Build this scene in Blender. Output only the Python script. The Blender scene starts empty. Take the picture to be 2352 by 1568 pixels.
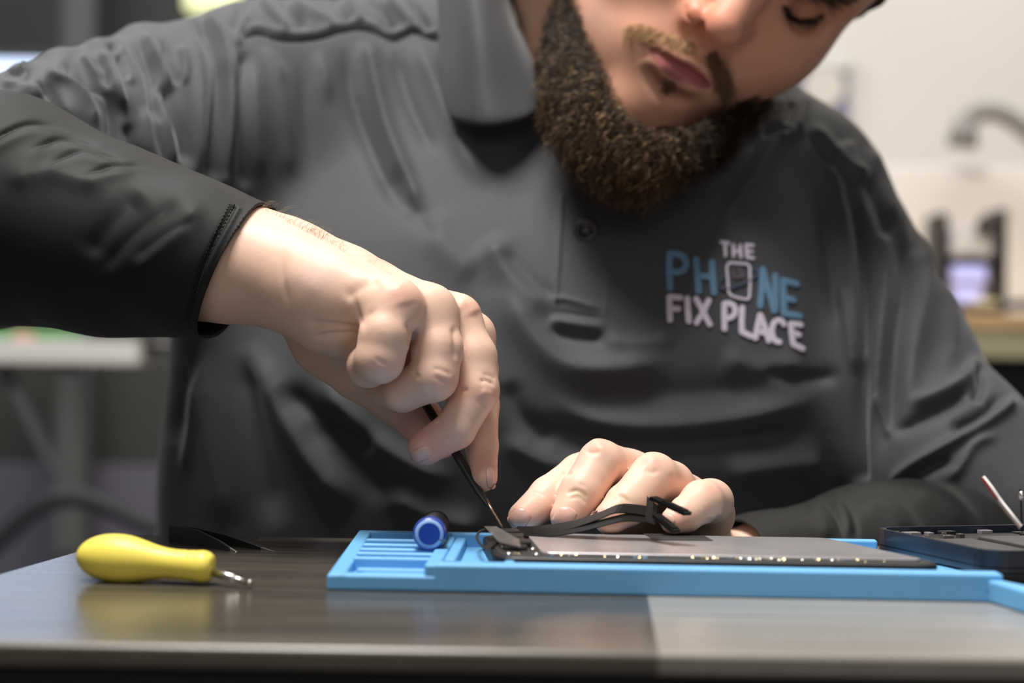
import bpy, bmesh, math, random
import numpy as np
from mathutils import Vector, Matrix
from mathutils.bvhtree import BVHTree
random.seed(7); RNG = np.random.default_rng(7)
# ---------------------------------------------------------------- camera model (all design units are millimetres)
F = 4300.0; ROLL = math.radians(0.85); ZT = 750.0; ZC = 830.0
CR, SR = math.cos(ROLL), math.sin(ROLL)
def P(px, py, d):
    """point seen at photo position (px,py), d mm in front of the camera"""
    x, y = px - 1176.0, py - 784.0
    xr, yr = CR*x + SR*y, -SR*x + CR*y
    return np.array([xr/F*d, d, ZC - yr/F*d])
def proj(V):
    u = V[:, 0]/V[:, 1]*F; v = -(V[:, 2]-ZC)/V[:, 1]*F
    return np.stack([1176 + CR*u - SR*v, 784 + SR*u + CR*v], 1)
def PZ(px, py, z):
    """point on the horizontal plane z (mm above the table top)"""
    x, y = px - 1176.0, py - 784.0
    yr = -SR*x + CR*y
    return P(px, py, F*(ZC-ZT-z)/yr)
S = bpy.context.scene; COL = S.collection
# ---------------------------------------------------------------- materials
def s2l(c): return tuple(((v/255)/12.92 if v/255 <= .04045 else ((v/255+.055)/1.055)**2.4) for v in c)
def mat(name, col, rough=.5, metal=0, spec=.5, noise=None, bump=None, emit=None, alpha=1, trans=0, sheen=0, attr=None, sss=0, coat=0):
    m = bpy.data.materials.new(name); m.use_nodes = True
    nt = m.node_tree; b = nt.nodes['Principled BSDF']; L = nt.links.new
    b.inputs['Base Color'].default_value = (*col, 1)
    b.inputs['Roughness'].default_value = rough; b.inputs['Metallic'].default_value = metal
    b.inputs['Specular IOR Level'].default_value = spec
    b.inputs['Alpha'].default_value = alpha; b.inputs['Transmission Weight'].default_value = trans
    if coat: b.inputs['Coat Weight'].default_value = coat
    if sheen:
        b.inputs['Sheen Weight'].default_value = sheen; b.inputs['Sheen Roughness'].default_value = .4
    if sss:
        b.inputs['Subsurface Weight'].default_value = sss
        b.inputs['Subsurface Radius'].default_value = (1, .35, .2); b.inputs['Subsurface Scale'].default_value = .004
    tc = nt.nodes.new('ShaderNodeTexCoord')
    base = None
    if attr:
        a = nt.nodes.new('ShaderNodeAttribute'); a.attribute_name = attr; base = a.outputs['Color']
    if noise:                       # (scale, amount, detail)
        n = nt.nodes.new('ShaderNodeTexNoise'); n.inputs['Scale'].default_value = noise[0]; n.inputs['Detail'].default_value = noise[2]
        L(tc.outputs['Object'], n.inputs['Vector'])
        mx = nt.nodes.new('ShaderNodeMix'); mx.data_type = 'RGBA'; mx.blend_type = 'MULTIPLY'; mx.inputs[0].default_value = 1
        r = nt.nodes.new('ShaderNodeMapRange'); r.inputs['From Min'].default_value = .3; r.inputs['From Max'].default_value = .7
        r.inputs['To Min'].default_value = 1-noise[1]; r.inputs['To Max'].default_value = 1+noise[1]
        L(n.outputs['Fac'], r.inputs['Value'])
        if base: L(base, mx.inputs[6])
        else: mx.inputs[6].default_value = (*col, 1)
        L(r.outputs[0], mx.inputs[7]); base = mx.outputs[2]
    if base: L(base, b.inputs['Base Color'])
    if bump:                        # (scale, strength, distance m)
        n2 = nt.nodes.new('ShaderNodeTexNoise'); n2.inputs['Scale'].default_value = bump[0]; n2.inputs['Detail'].default_value = 4
        L(tc.outputs['Object'], n2.inputs['Vector'])
        bp = nt.nodes.new('ShaderNodeBump'); bp.inputs['Strength'].default_value = bump[1]; bp.inputs['Distance'].default_value = bump[2]
        L(n2.outputs['Fac'], bp.inputs['Height']); L(bp.outputs[0], b.inputs['Normal'])
    if emit:
        b.inputs['Emission Color'].default_value = (*emit[0], 1); b.inputs['Emission Strength'].default_value = emit[1]
    return m
M = {}
M['skin'] = mat('skin', (.6, .35, .25), .48, spec=.4, attr='tint', noise=(60, .05, 5), bump=(700, .12, .0004), sss=.12)
M['nail'] = mat('nail', s2l((226, 176, 160)), .28, spec=.5, sss=.1)
M['polo'] = mat('polo_fabric', (.054, .056, .061), .66, spec=.28, noise=(900, .10, 2), bump=(2200, .10, .0003), sheen=.22)
M['black_fabric'] = mat('black_fabric', (.0095, .009, .0082), .66, spec=.3, bump=(1800, .1, .0003), sheen=.03)
M['thread'] = mat('black_thread', (.006, .006, .006), .7)
M['white_thread'] = mat('pale_thread', s2l((200, 192, 205)), .7, noise=(2500, .25, 2))
M['blue_thread'] = mat('blue_thread', s2l((92, 128, 156)), .7, noise=(2500, .25, 2))
M['dimblue_thread'] = mat('dim_blue_thread', s2l((62, 72, 96)), .7)
M['grey_thread'] = mat('grey_thread', s2l((110, 100, 108)), .7)
M['button'] = mat('button_plastic', (.012, .012, .013), .35)
M['beard'] = mat('beard_hair', (.05, .028, .014), .45, spec=.4, attr='tint')
M['beard_under'] = mat('beard_underhair', (.035, .02, .011), .8, attr='tint')
M['silicone'] = mat('blue_silicone', (.15, .42, .73), .5, spec=.35, noise=(25, .05, 3), bump=(1500, .08, .0002))
M['yellow'] = mat('yellow_rubber', (.95, .77, .12), .42, spec=.4, bump=(900, .05, .0002))
M['steel'] = mat('steel', (.62, .6, .56), .28, metal=1)
M['black_coat'] = mat('black_coated_steel', (.018, .018, .018), .38, spec=.5, noise=(200, .3, 4))
M['copper'] = mat('coppery_metal', (.50, .30, .20), .3, metal=.9)
M['blue_cap'] = mat('blue_anodised', (.025, .06, .33), .3, spec=.6, coat=.4)
M['blue_face'] = mat('blue_face', (.018, .06, .30), .75, spec=.15)
M['blue_ring'] = mat('pale_blue_ring', (.30, .45, .72), .45)
M['black_plastic'] = mat('black_plastic', (.008, .008, .008), .45, noise=(300, .3, 3))
M['plate'] = mat('screen_backplate', (.40, .38, .385), .26, metal=.4, noise=(40, .10, 5), bump=(60, .05, .0004))
M['frame'] = mat('phone_frame', (.02, .026, .04), .28, spec=.6, noise=(50, .2, 3))
M['flex'] = mat('flex_cable', (.0035, .0035, .0035), .35, spec=.22)
M['tape'] = mat('black_tape', (.02, .019, .019), .55)
M['clear'] = mat('clear_tape', (.25, .23, .22), .2, alpha=.38, spec=.5)
M['gold'] = mat('gold_contact', (.85, .68, .38), .2, metal=1)
M['silver'] = mat('silver_contact', (.9, .88, .84), .18, metal=1)
M['battery'] = mat('battery_wrap', (.055, .05, .05), .5, noise=(80, .2, 3))
M['redfilm'] = mat('red_film', (.30, .012, .012), .4)
M['pinkfilm'] = mat('pinkish_film', (.32, .22, .21), .35)
M['whitefilm'] = mat('white_film', (.9, .85, .82), .4)
M['edgewood'] = mat('table_edge', (.026, .021, .017), .42, noise=(12, .3, 5))
M['floor'] = mat('floor_vinyl', (.12, .115, .13), .6, noise=(4, .1, 3))
M['wallwhite'] = mat('wall_paint', (.80, .755, .70), .8, noise=(2, .02, 2))
M['walldark'] = mat('dark_wall_panel', (.042, .041, .041), .6, noise=(1.5, .08, 2))
M['pillar'] = mat('pillar_metal', (.12, .12, .125), .5)
M['lowpanel'] = mat('purple_grey_panel', (.17, .155, .19), .8)
M['greywall'] = mat('recess_panel', (.07, .068, .06), .8)
M['white'] = mat('white_laminate', (.82, .79, .74), .5)
M['leg'] = mat('grey_leg', (.11, .115, .11), .5)
M['darkplastic'] = mat('dark_plastic', (.03, .03, .032), .5)
M['screenlit'] = mat('lit_screen', (.5, .6, .8), .3, emit=((.62, .74, 1.0), 1.35))
M['lampglow'] = mat('lamp_glow', (1, 1, .6), .5, emit=((.95, .98, .50), 1.0))
M['green'] = mat('green_card', (.16, .36, .14), .6)
M['pink'] = mat('pink_card', (.75, .38, .30), .6)
M['poster'] = mat('poster_violet', (.23, .22, .36), .6)
M['posterspot'] = mat('poster_cream', (.75, .70, .62), .6)
M['lampgrey'] = mat('lamp_arm_grey', (.30, .285, .27), .5)
M['lilac'] = mat('lilac_plastic', (.55, .50, .66), .4)
M['bluelit'] = mat('bluish_lit_screen', (.4, .4, .7), .3, emit=((.55, .55, .95), .8))
M['oak'] = mat('desk_oak', (.62, .40, .19), .5, noise=(20, .1, 4))
M['oakface'] = mat('desk_beige_edge', (.45, .40, .24), .6)
M['cable'] = mat('black_cable', (.02, .02, .022), .6)
# ---------------------------------------------------------------- object helpers
def mk(name, V, Fc, m, parent=None, smooth=True, tint=None, mats=None, midx=None):
    me = bpy.data.meshes.new(name)
    V = np.asarray(V, float)*.001
    me.from_pydata(V.tolist(), [], [list(map(int, f)) for f in Fc]) if not isinstance(Fc, np.ndarray) else fast(me, V, Fc)
    if m: me.materials.append(m)
    for x in (mats or []): me.materials.append(x)
    if smooth: me.shade_smooth()
    if midx is not None: me.polygons.foreach_set('material_index', np.asarray(midx, np.int32))
    if tint is not None:
        a = me.color_attributes.new('tint', 'FLOAT_COLOR', 'POINT')
        a.data.foreach_set('color', np.concatenate([tint, np.ones((len(tint), 1))], 1).astype(np.float32).ravel())
    me.update()
    o = bpy.data.objects.new(name, me); COL.objects.link(o)
    if parent: o.parent = parent; o.matrix_parent_inverse = Matrix.Translation(-parent.location)
    return o
def fast(me, V, Q):
    n, k = Q.shape
    me.vertices.add(len(V)); me.vertices.foreach_set('co', V.astype(np.float32).ravel())
    me.loops.add(n*k); me.loops.foreach_set('vertex_index', Q.astype(np.int32).ravel())
    me.polygons.add(n); me.polygons.foreach_set('loop_start', np.arange(0, n*k, k, dtype=np.int32))
    me.update(calc_edges=True); me.validate()
def empty(name, loc, label, cat, group=None):
    o = bpy.data.objects.new(name, None); COL.objects.link(o); o.location = Vector(loc)*.001; o.empty_display_size = .02
    o['label'] = label; o['category'] = cat
    if group: o['group'] = group
    return o
def tag(o, label, cat, group=None):
    o['label'] = label; o['category'] = cat
    if group: o['group'] = group
    return o
def struct(o): o['kind'] = 'structure'; return o
class MB:
    def __init__(s): s.v = []; s.f = []; s.mi = []
    def add(s, V, Fs, mi=0):
        k = len(s.v); s.v += [tuple(v) for v in V]; s.f += [[i+k for i in f] for f in Fs]; s.mi += [mi]*len(Fs); return s
    def box(s, c, size, R=None, bev=0, mi=0, taper=None):
        bm = bmesh.new(); bmesh.ops.create_cube(bm, size=1)
        for v in bm.verts:
            v.co = Vector((v.co.x*size[0], v.co.y*size[1], v.co.z*size[2]))
        if bev: bmesh.ops.bevel(bm, geom=bm.edges[:], offset=bev, segments=2, profile=.6, affect='EDGES')
        bm.verts.ensure_lookup_table()
        V = np.array([v.co[:] for v in bm.verts]); Fs = [[v.index for v in f.verts] for f in bm.faces]; bm.free()
        if R is not None: V = V@np.asarray(R).T
        return s.add(V+np.asarray(c), Fs, mi)
    def tube(s, pts, r, n=10, mi=0, cap=True, flat=None):
        pts = [np.asarray(p, float) for p in pts]; r = r if hasattr(r, '__len__') else [r]*len(pts)
        V = []; Fs = []; up = None
        for i, p in enumerate(pts):
            t = pts[min(i+1, len(pts)-1)]-pts[max(i-1, 0)]; t = t/np.linalg.norm(t)
            if up is None: up = np.array([0, 0, 1.]) if abs(t[2]) < .9 else np.array([1., 0, 0])
            a = np.cross(t, up); a /= np.linalg.norm(a); b = np.cross(a, t); up = b
            for k in range(n):
                w = 2*math.pi*k/n; V.append(p+r[i]*(math.cos(w)*a+math.sin(w)*b*(flat or 1)))
        for i in range(len(pts)-1):
            for k in range(n): Fs.append([i*n+k, i*n+(k+1) % n, (i+1)*n+(k+1) % n, (i+1)*n+k])
        if cap: Fs += [list(range(n))[::-1], [(len(pts)-1)*n+k for k in range(n)]]
        return s.add(V, Fs, mi)
    def lathe(s, a, axis, prof, n=40, mi=0):       # prof: list (t along axis, radius)
        a = np.asarray(a, float); axis = np.asarray(axis, float); axis /= np.linalg.norm(axis)
        u = np.cross(axis, [0, 0, 1.] if abs(axis[2]) < .999 else [0, 1., 0]); u /= np.linalg.norm(u); w = np.cross(u, axis); V = []; Fs = []
        for t, r in prof:
            for k in range(n):
                q = 2*math.pi*k/n; V.append(a+axis*t+max(r, 1e-3)*(math.cos(q)*u+math.sin(q)*w))
        for i in range(len(prof)-1):
            for k in range(n): Fs.append([i*n+k, i*n+(k+1) % n, (i+1)*n+(k+1) % n, (i+1)*n+k])
        Fs += [list(range(n))[::-1], [(len(prof)-1)*n+k for k in range(n)]]
        return s.add(V, Fs, mi)
    def prism(s, poly, z0, z1, mi=0):              # poly: xy list (mm), world z
        n = len(poly); V = [(x, y, z0) for x, y in poly]+[(x, y, z1) for x, y in poly]
        Fs = [list(range(n))[::-1], list(range(n, 2*n))]+[[i, (i+1) % n, n+(i+1) % n, n+i] for i in range(n)]
        return s.add(V, Fs, mi)
    def build(s, name, m, parent=None, smooth=False, mats=None, bev=0):
        o = mk(name, np.array(s.v), s.f, m, parent, smooth, mats=mats, midx=s.mi)
        bm = bmesh.new(); bm.from_mesh(o.data); bmesh.ops.recalc_face_normals(bm, faces=bm.faces)
        bm.to_mesh(o.data); bm.free()
        if bev:
            md = o.modifiers.new('bevel', 'BEVEL'); md.width = bev*.001; md.segments = 3; md.limit_method = 'ANGLE'; md.angle_limit = .6
        if smooth: o.data.shade_auto_smooth() if hasattr(o.data, 'shade_auto_smooth') else None
        return o
def rotz(a): c, s_ = math.cos(a), math.sin(a); return np.array([[c, -s_, 0], [s_, c, 0], [0, 0, 1.]])
# ---------------------------------------------------------------- signed distance modelling
def smin(a, b, k):
    if k <= 0: return np.minimum(a, b)
    h = np.maximum(k-np.abs(a-b), 0)/k
    return np.minimum(a, b)-h*h*k*.25
def smax(a, b, k): return -smin(-a, -b, k)
def cone(Q, a, b, ra, rb):
    a = np.asarray(a, float); b = np.asarray(b, float); ab = b-a
    t = np.clip(((Q-a)@ab)/(ab@ab), 0, 1)
    return np.linalg.norm(Q-a-t[:, None]*ab, axis=1)-(ra+t*(rb-ra))
def chain(Q, pts, k=2.0):      # pts (xyz, r)
    d = None
    for (a, ra), (b, rb) in zip(pts[:-1], pts[1:]):
        e = cone(Q, a, b, ra, rb); d = e if d is None else smin(d, e, k)
    return d
def ell(Q, c, r):
    q = (Q-np.asarray(c, float)); r = np.asarray(r, float)
    k0 = np.linalg.norm(q/r, axis=1); k1 = np.linalg.norm(q/(r*r), axis=1)+1e-9
    return k0*(k0-1)/k1
def surf(f, lo, hi, h, blk=8, newton=1):
    lo = np.asarray(lo, float); hi = np.asarray(hi, float)
    nb = np.ceil((hi-lo)/(h*blk)).astype(int); n = nb*blk
    g = [lo[i]+(np.arange(nb[i])+.5)*h*blk for i in range(3)]
    C = np.stack(np.meshgrid(*g, indexing='ij'), -1).reshape(-1, 3)
    fc = f(C); act = np.abs(fc) < h*blk*1.5
    V = np.repeat(np.repeat(np.repeat(np.sign(fc).reshape(nb).astype(np.float32)*50, blk, 0), blk, 1), blk, 2)
    off = np.stack(np.meshgrid(*[np.arange(blk)]*3, indexing='ij'), -1).reshape(-1, 3)
    idx = np.stack(np.meshgrid(*[np.arange(k) for k in nb], indexing='ij'), -1).reshape(-1, 3)[act]*blk
    for s0 in range(0, len(idx), 1500):
        I = (idx[s0:s0+1500, None, :]+off[None]).reshape(-1, 3)
        V[I[:, 0], I[:, 1], I[:, 2]] = f(lo+I*h)
    V[0] = V[-1] = 50; V[:, 0] = V[:, -1] = 50; V[:, :, 0] = V[:, :, -1] = 50
    ins = V < 0
    cnt = sum(ins[a:n[0]-1+a, b:n[1]-1+b, c:n[2]-1+c].astype(np.int8) for a in (0, 1) for b in (0, 1) for c in (0, 1))
    cells = np.argwhere((cnt > 0) & (cnt < 8))
    co = [(a, b, c) for a in (0, 1) for b in (0, 1) for c in (0, 1)]
    val = np.stack([V[cells[:, 0]+a, cells[:, 1]+b, cells[:, 2]+c] for a, b, c in co], 1)
    acc = np.zeros((len(cells), 3)); num = np.zeros(len(cells))
    for i in range(8):
        for ax in range(3):
            if co[i][ax] == 0:
                j = i+(4, 2, 1)[ax]; va, vb = val[:, i], val[:, j]; cr = (va < 0) != (vb < 0)
                t = np.where(cr, va/np.where(cr, va-vb, 1), 0)
                p = np.tile(np.array(co[i], float), (len(cells), 1)); p[:, ax] += t
                acc[cr] += p[cr]; num[cr] += 1
    X = lo+(cells+acc/num[:, None])*h
    cid = -np.ones(tuple(n), np.int32); cid[cells[:, 0], cells[:, 1], cells[:, 2]] = np.arange(len(cells))
    Qs = []
    for ax in range(3):
        a1, a2 = (ax+1) % 3, (ax+2) % 3
        sl0 = [slice(1, -1)]*3; sl0[ax] = slice(0, -1); sl1 = list(sl0); sl1[ax] = slice(1, None)
        A, B = ins[tuple(sl0)], ins[tuple(sl1)]
        e = np.argwhere(A != B); o = np.array([1, 1, 1]); o[ax] = 0; e = e+o
        q = []
        for d1, d2 in ((-1, -1), (0, -1), (0, 0), (-1, 0)):
            w = e.copy(); w[:, a1] += d1; w[:, a2] += d2; q.append(cid[w[:, 0], w[:, 1], w[:, 2]])
        q = np.stack(q, 1); fl = ~ins[e[:, 0], e[:, 1], e[:, 2]]
        q[fl] = q[fl][:, ::-1]; Qs.append(q)
    Q = np.concatenate(Qs); Q = Q[(Q >= 0).all(1)]
    for _ in range(newton):
        e = h*.5; f0 = f(X)
        G = np.stack([(f(X+np.eye(3)[i]*e)-f0)/e for i in range(3)], 1)
        X = X-np.clip(f0, -h, h)[:, None]*G/np.maximum((G*G).sum(1), .3)[:, None]
    return X, Q
def subdiv(X, Q):
    E = np.concatenate([Q[:, [0, 1]], Q[:, [1, 2]], Q[:, [2, 3]], Q[:, [3, 0]]]); E.sort(axis=1); n = len(X)
    key = E[:, 0].astype(np.int64)*n+E[:, 1]; u, inv = np.unique(key, return_inverse=True)
    mid = (X[u//n]+X[u % n])/2; ctr = X[Q].mean(1); m = len(Q); e = [n+inv[i*m:(i+1)*m] for i in range(4)]; c = n+len(u)+np.arange(m)
    Y = np.concatenate([X, mid, ctr])
    return Y, np.concatenate([np.stack([Q[:, i], e[i], c, e[(i+3) % 4]], 1) for i in range(4)])
def normals(X, Q):
    n = np.cross(X[Q[:, 2]]-X[Q[:, 0]], X[Q[:, 3]]-X[Q[:, 1]]); N = np.zeros_like(X)
    for k in range(4): np.add.at(N, Q[:, k], n)
    return N/(np.linalg.norm(N, axis=1)[:, None]+1e-12)
def relax(X, Q, it, w=.5):
    E = np.concatenate([Q[:, [0, 1]], Q[:, [1, 2]], Q[:, [2, 3]], Q[:, [3, 0]]]); deg = np.bincount(E.ravel(), minlength=len(X))
    for _ in range(it):
        A = np.zeros_like(X)
        for c in range(3):
            A[:, c] = np.bincount(E[:, 0], X[E[:, 1], c], len(X))+np.bincount(E[:, 1], X[E[:, 0], c], len(X))
        X = X+w*(A/deg[:, None]-X)
    return X
def pl_dist(U, pts):
    """distance of points U to a polyline and the fraction along it"""
    pts = np.asarray(pts, float); L = np.linalg.norm(np.diff(pts, axis=0), axis=1); cum = np.concatenate([[0], np.cumsum(L)])
    best = np.full(len(U), 1e9); fr = np.zeros(len(U))
    for i in range(len(pts)-1):
        ab = pts[i+1]-pts[i]; t = np.clip(((U-pts[i])@ab)/(ab@ab), 0, 1); d = np.linalg.norm(U-pts[i]-t[:, None]*ab, axis=1)
        m = d < best; best[m] = d[m]; fr[m] = ((cum[i]+t*L[i])/cum[-1])[m]
    return best, fr
def smooth_poly(pts, n=24):
    pts = np.asarray(pts, float)
    if len(pts) < 3: return pts
    t = np.linspace(0, len(pts)-1, n); out = []
    for u in t:
        i = min(int(u), len(pts)-2); f = u-i; p0 = pts[max(i-1, 0)]; p1 = pts[i]; p2 = pts[i+1]; p3 = pts[min(i+2, len(pts)-1)]
        out.append(.5*((2*p1)+(-p0+p2)*f+(2*p0-5*p1+4*p2-p3)*f*f+(-p0+3*p1-3*p2+p3)*f**3))
    return np.array(out)
def sculpt(X, Q, strokes, front=True, lim=1.35):
    """push folds and creases into a surface; strokes: (photo polyline, width px, height mm[, taper])"""
    N = normals(X, Q); U = proj(X); view = X/np.linalg.norm(X-np.array([0, 0, ZC]), axis=1)[:, None]
    vv = X-np.array([0, 0, ZC]); vv /= np.linalg.norm(vv, axis=1)[:, None]
    face = np.clip(-(N*vv).sum(1)*3+.6, 0, 1) if front else 1
    D = np.zeros(len(X))
    for s_ in strokes:
        pts, w, h = s_[:3]; tp = s_[3] if len(s_) > 3 else .22
        h = math.copysign(min(abs(h), lim*w/4.7), h); pts = smooth_poly(pts); lo = pts.min(0)-3*w; hi = pts.max(0)+3*w
        m = np.where((U > lo).all(1) & (U < hi).all(1))[0]
        if not len(m): continue
        d, fr = pl_dist(U[m], pts)
        if w*2.2 > np.linalg.norm(np.diff(pts, axis=0), axis=1).sum(): tp = 0
        T = np.clip(np.minimum(fr, 1-fr)/tp, 0, 1) if tp else 1; T = T*T*(3-2*T) if tp else 1
        D[m] += h*np.exp(-(d/w)**1.7)*T
    return X+N*(D*face)[:, None]
# ================================================================= PERSON
person = empty('person', P(1200, 1400, 950)*np.array([1, 1, 0]), 'bearded person in grey polo and black sleeves, working on a phone with both hands', 'person')
def pr(px, py, d, r): return (P(px, py, d), r)
# ----- right hand (image left)
RH = {
 'arm': [pr(-420, 430, 775, 44), pr(0, 482, 742, 38), pr(330, 560, 718, 27), pr(545, 606, 702, 21.5), pr(650, 628, 700, 17.6)],
 'arm2': [pr(-420, 430, 795, 40), pr(0, 482, 765, 36), pr(330, 560, 738, 26), pr(545, 600, 722, 20.5), pr(650, 618, 718, 17)],
 'meta': [
  [pr(650, 628, 694, 16), pr(770, 668, 684, 15.0), pr(905, 704, 669, 9.6)],
  [pr(650, 620, 702, 16), pr(800, 660, 694, 14.0), pr(985, 716, 682, 9.4)],
  [pr(660, 612, 712, 15), pr(850, 672, 706, 12.3), pr(1043, 737, 696, 9.4)],
  [pr(660, 612, 720, 14), pr(860, 690, 718, 11.5), pr(1080, 772, 711, 8.6)]],
 'hypo': [pr(705, 668, 692, 15.5), pr(765, 718, 688, 13.5), pr(850, 760, 690, 11)],
 'then': [pr(700, 672, 722, 15), pr(762, 775, 722, 15.5), pr(826, 846, 720, 12.4)],
 'pinky': [pr(905, 704, 669, 9.6), pr(884, 770, 663, 9.2), pr(872, 824, 662, 8.6), pr(846, 840, 672, 7.6), pr(841, 815, 684, 7.0)],
 'ring': [pr(985, 716, 682, 9.4), pr(1004, 800, 677, 9.3), pr(996, 866, 674, 8.7), pr(925, 900, 680, 7.2), pr(882, 892, 694, 6.6)],
 'middle': [pr(1043, 737, 696, 9.4), pr(1085, 820, 690, 9.0), pr(1093, 897, 686, 8.5), pr(1046, 985, 682, 7.3), pr(978, 1027, 680, 6.6)],
 'index': [pr(1080, 772, 711, 8.6), pr(1094, 850, 710, 8.2), pr(1098, 932, 706, 7.9), pr(1107, 1025, 697, 6.0), pr(1110, 1096, 689, 5.3)],
 'thumb': [pr(826, 846, 720, 12.4), pr(905, 908, 716, 10.0), pr(965, 965, 712, 8.6), pr(1012, 1010, 706, 7.2)],
}
def f_rhand(Q):
    d = smin(chain(Q, RH['arm'], 4), chain(Q, RH['arm2'], 4), 14)
    p = None
    for m_ in RH['meta']:
        e = chain(Q, m_, 4); p = e if p is None else smin(p, e, 6)
    p = smin(p, chain(Q, RH['hypo'], 6), 15); p = smin(p, chain(Q, RH['then'], 4), 9)
    p = smin(p, cone(Q, P(800, 720, 702), P(985, 800, 712), 12, 7), 6); p = smin(p, cone(Q, P(925, 780, 706), P(930, 862, 702), 7, 7), 4)
    d = smin(d, p, 10)
    fg = None
    for k in ('pinky', 'ring', 'middle', 'index'):
        e = chain(Q, RH[k], 1.6); fg = e if fg is None else smin(fg, e, .7)
    th = chain(Q, RH['thumb'], 2)
    # fingers merge softly only near their knuckles
    kn = np.min([np.linalg.norm(Q-RH[k][0][0], axis=1) for k in ('pinky', 'ring', 'middle', 'index')], axis=0)
    k = np.clip(5.5-(kn-9)*.28, .6, 5.5)
    h = np.maximum(k-np.abs(d-fg), 0)/k; d = np.minimum(d, fg)-h*h*k*.25
    h = np.maximum(4-np.abs(p-th), 0)/4
    return smin(d, th, 1.0)
lo = P(-480, 200, 700); 
XR, QR = surf(f_rhand, (-300, 640, 750), (0, 850, 920), .8)
XR = relax(XR, QR, 2)
crR = [
 # deep creases and tendons of the right hand
 ([(815, 675), (820, 715), (835, 755)], 7, -.8, .4), ([(872, 705), (842, 730), (832, 770)], 7, -.7, .4),
 ([(655, 560), (650, 640), (672, 735)], 9, -.55, .4),
 ([(700, 740), (760, 745), (830, 755)], 7, -1.6), ([(715, 778), (760, 768), (830, 766)], 6, -1.3),
 ([(690, 635), (715, 655)], 34, .7),
 ([(790, 690), (830, 660), (880, 640)], 16, -.9), ([(940, 735), (948, 770), (938, 800)], 10, -1.4), ([(1040, 745), (1046, 780), (1048, 830)], 8, -1.0),
 ([(905, 650), (922, 675), (932, 705)], 22, .6), ([(1050, 690), (1078, 700), (1092, 725)], 16, .9),
 ([(860, 822), (876, 832), (890, 838)], 4, -.5), ([(850, 835), (868, 842)], 3, -.35),
 ([(995, 862), (1015, 874), (1030, 880)], 4, -.6), ([(990, 845), (1015, 850), (1040, 862)], 4, -.4), ([(1000, 876), (1016, 883)], 3, -.4),
 ([(1100, 880), (1115, 873), (1138, 884)], 4, -.7), ([(1098, 915), (1106, 928), (1118, 932)], 4, -.5), ([(1105, 860), (1122, 862), (1140, 872)], 4, -.4), ([(1106, 895), (1120, 905), (1132, 900)], 10, .6),
 ([(1026, 1000), (1045, 1004), (1062, 1012)], 4, -.5), ([(1020, 1012), (1035, 1018), (1052, 1022)], 3, -.4),
 ([(985, 925), (990, 905), (985, 880)], 6, -.4), ([(1052, 890), (1062, 896), (1075, 892)], 5, -.9), ([(948, 852), (958, 862), (962, 858)], 5, -.8),
 ([(1000, 968), (1008, 975), (1016, 966)], 4, -.6), ([(1124, 1070), (1135, 1063), (1140, 1075)], 4, -.4), ([(1120, 1010), (1135, 1008)], 4, -.4),
]
XR = relax(sculpt(XR, QR, crR), QR, 1, .3)
# ----- left hand (image right)
LH = {
 'index': [pr(1440, 1090, 728, 9.5), pr(1385, 1068, 722, 8.6), pr(1332, 1092, 711, 8.2), pr(1262, 1140, 700, 7.6), pr(1203, 1187, 690, 5.9)],
 'middle': [pr(1500, 1118, 728, 9.4), pr(1440, 1082, 714, 8.2), pr(1380, 1063, 700, 8.5), pr(1334, 1130, 692, 7.9), pr(1302, 1186, 686, 6.2)],
 'ring': [pr(1572, 1150, 724, 9.4), pr(1540, 1112, 709, 8.6), pr(1502, 1094, 697, 8.7), pr(1440, 1158, 687, 7.9), pr(1402, 1190, 681, 6.2)],
 'pinky': [pr(1630, 1180, 715, 9.2), pr(1632, 1152, 700, 8.4), pr(1612, 1152, 688, 7.8), pr(1572, 1182, 680, 6.4), pr(1548, 1196, 677, 5.0)],
 'thumb': [pr(1560, 1200, 765, 13), pr(1490, 1190, 745, 10), pr(1440, 1190, 728, 8), pr(1410, 1196, 714, 6.5)],
 'palm': [[pr(1440, 1095, 728, 9.3), pr(1600, 1290, 782, 14)], [pr(1500, 1118, 728, 9.2), pr(1610, 1290, 780, 14)], [pr(1572, 1150, 724, 9.2), pr(1615, 1290, 778, 14)], [pr(1622, 1185, 717, 9.0), pr(1612, 1300, 775, 13)]],
 'arm': [pr(1625, 1325, 782, 17), pr(1760, 1325, 795, 23), pr(2000, 1315, 830, 35), pr(2330, 1300, 885, 41)],
}
def f_lhand(Q):
    d = chain(Q, LH['arm'], 6)
    for m_ in LH['palm']: d = smin(d, cone(Q, *[m_[0][0], m_[1][0], m_[0][1], m_[1][1]]), 7)
    fg = None
    for k in ('pinky', 'ring', 'middle', 'index'):
        e = chain(Q, LH[k], 1.8); fg = e if fg is None else smin(fg, e, .7)
    kn = np.min([np.linalg.norm(Q-LH[k][0][0], axis=1) for k in ('pinky', 'ring', 'middle', 'index')], axis=0)
    k = np.clip(5.5-(kn-9)*.3, .6, 5.5)
    h = np.maximum(k-np.abs(d-fg), 0)/k; d = np.minimum(d, fg)-h*h*k*.25
    d = smin(d, chain(Q, LH['thumb'], 2), 2)
    return smax(d, -np.maximum(Q[:, 2]-750.5, Q[:, 1]-754.5), 1.5)      # the heel of the hand is pressed flat by the bench
XL, QL = surf(f_lhand, (-5, 660, 690), (260, 940, 800), .8)
XL = relax(XL, QL, 2)
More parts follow.
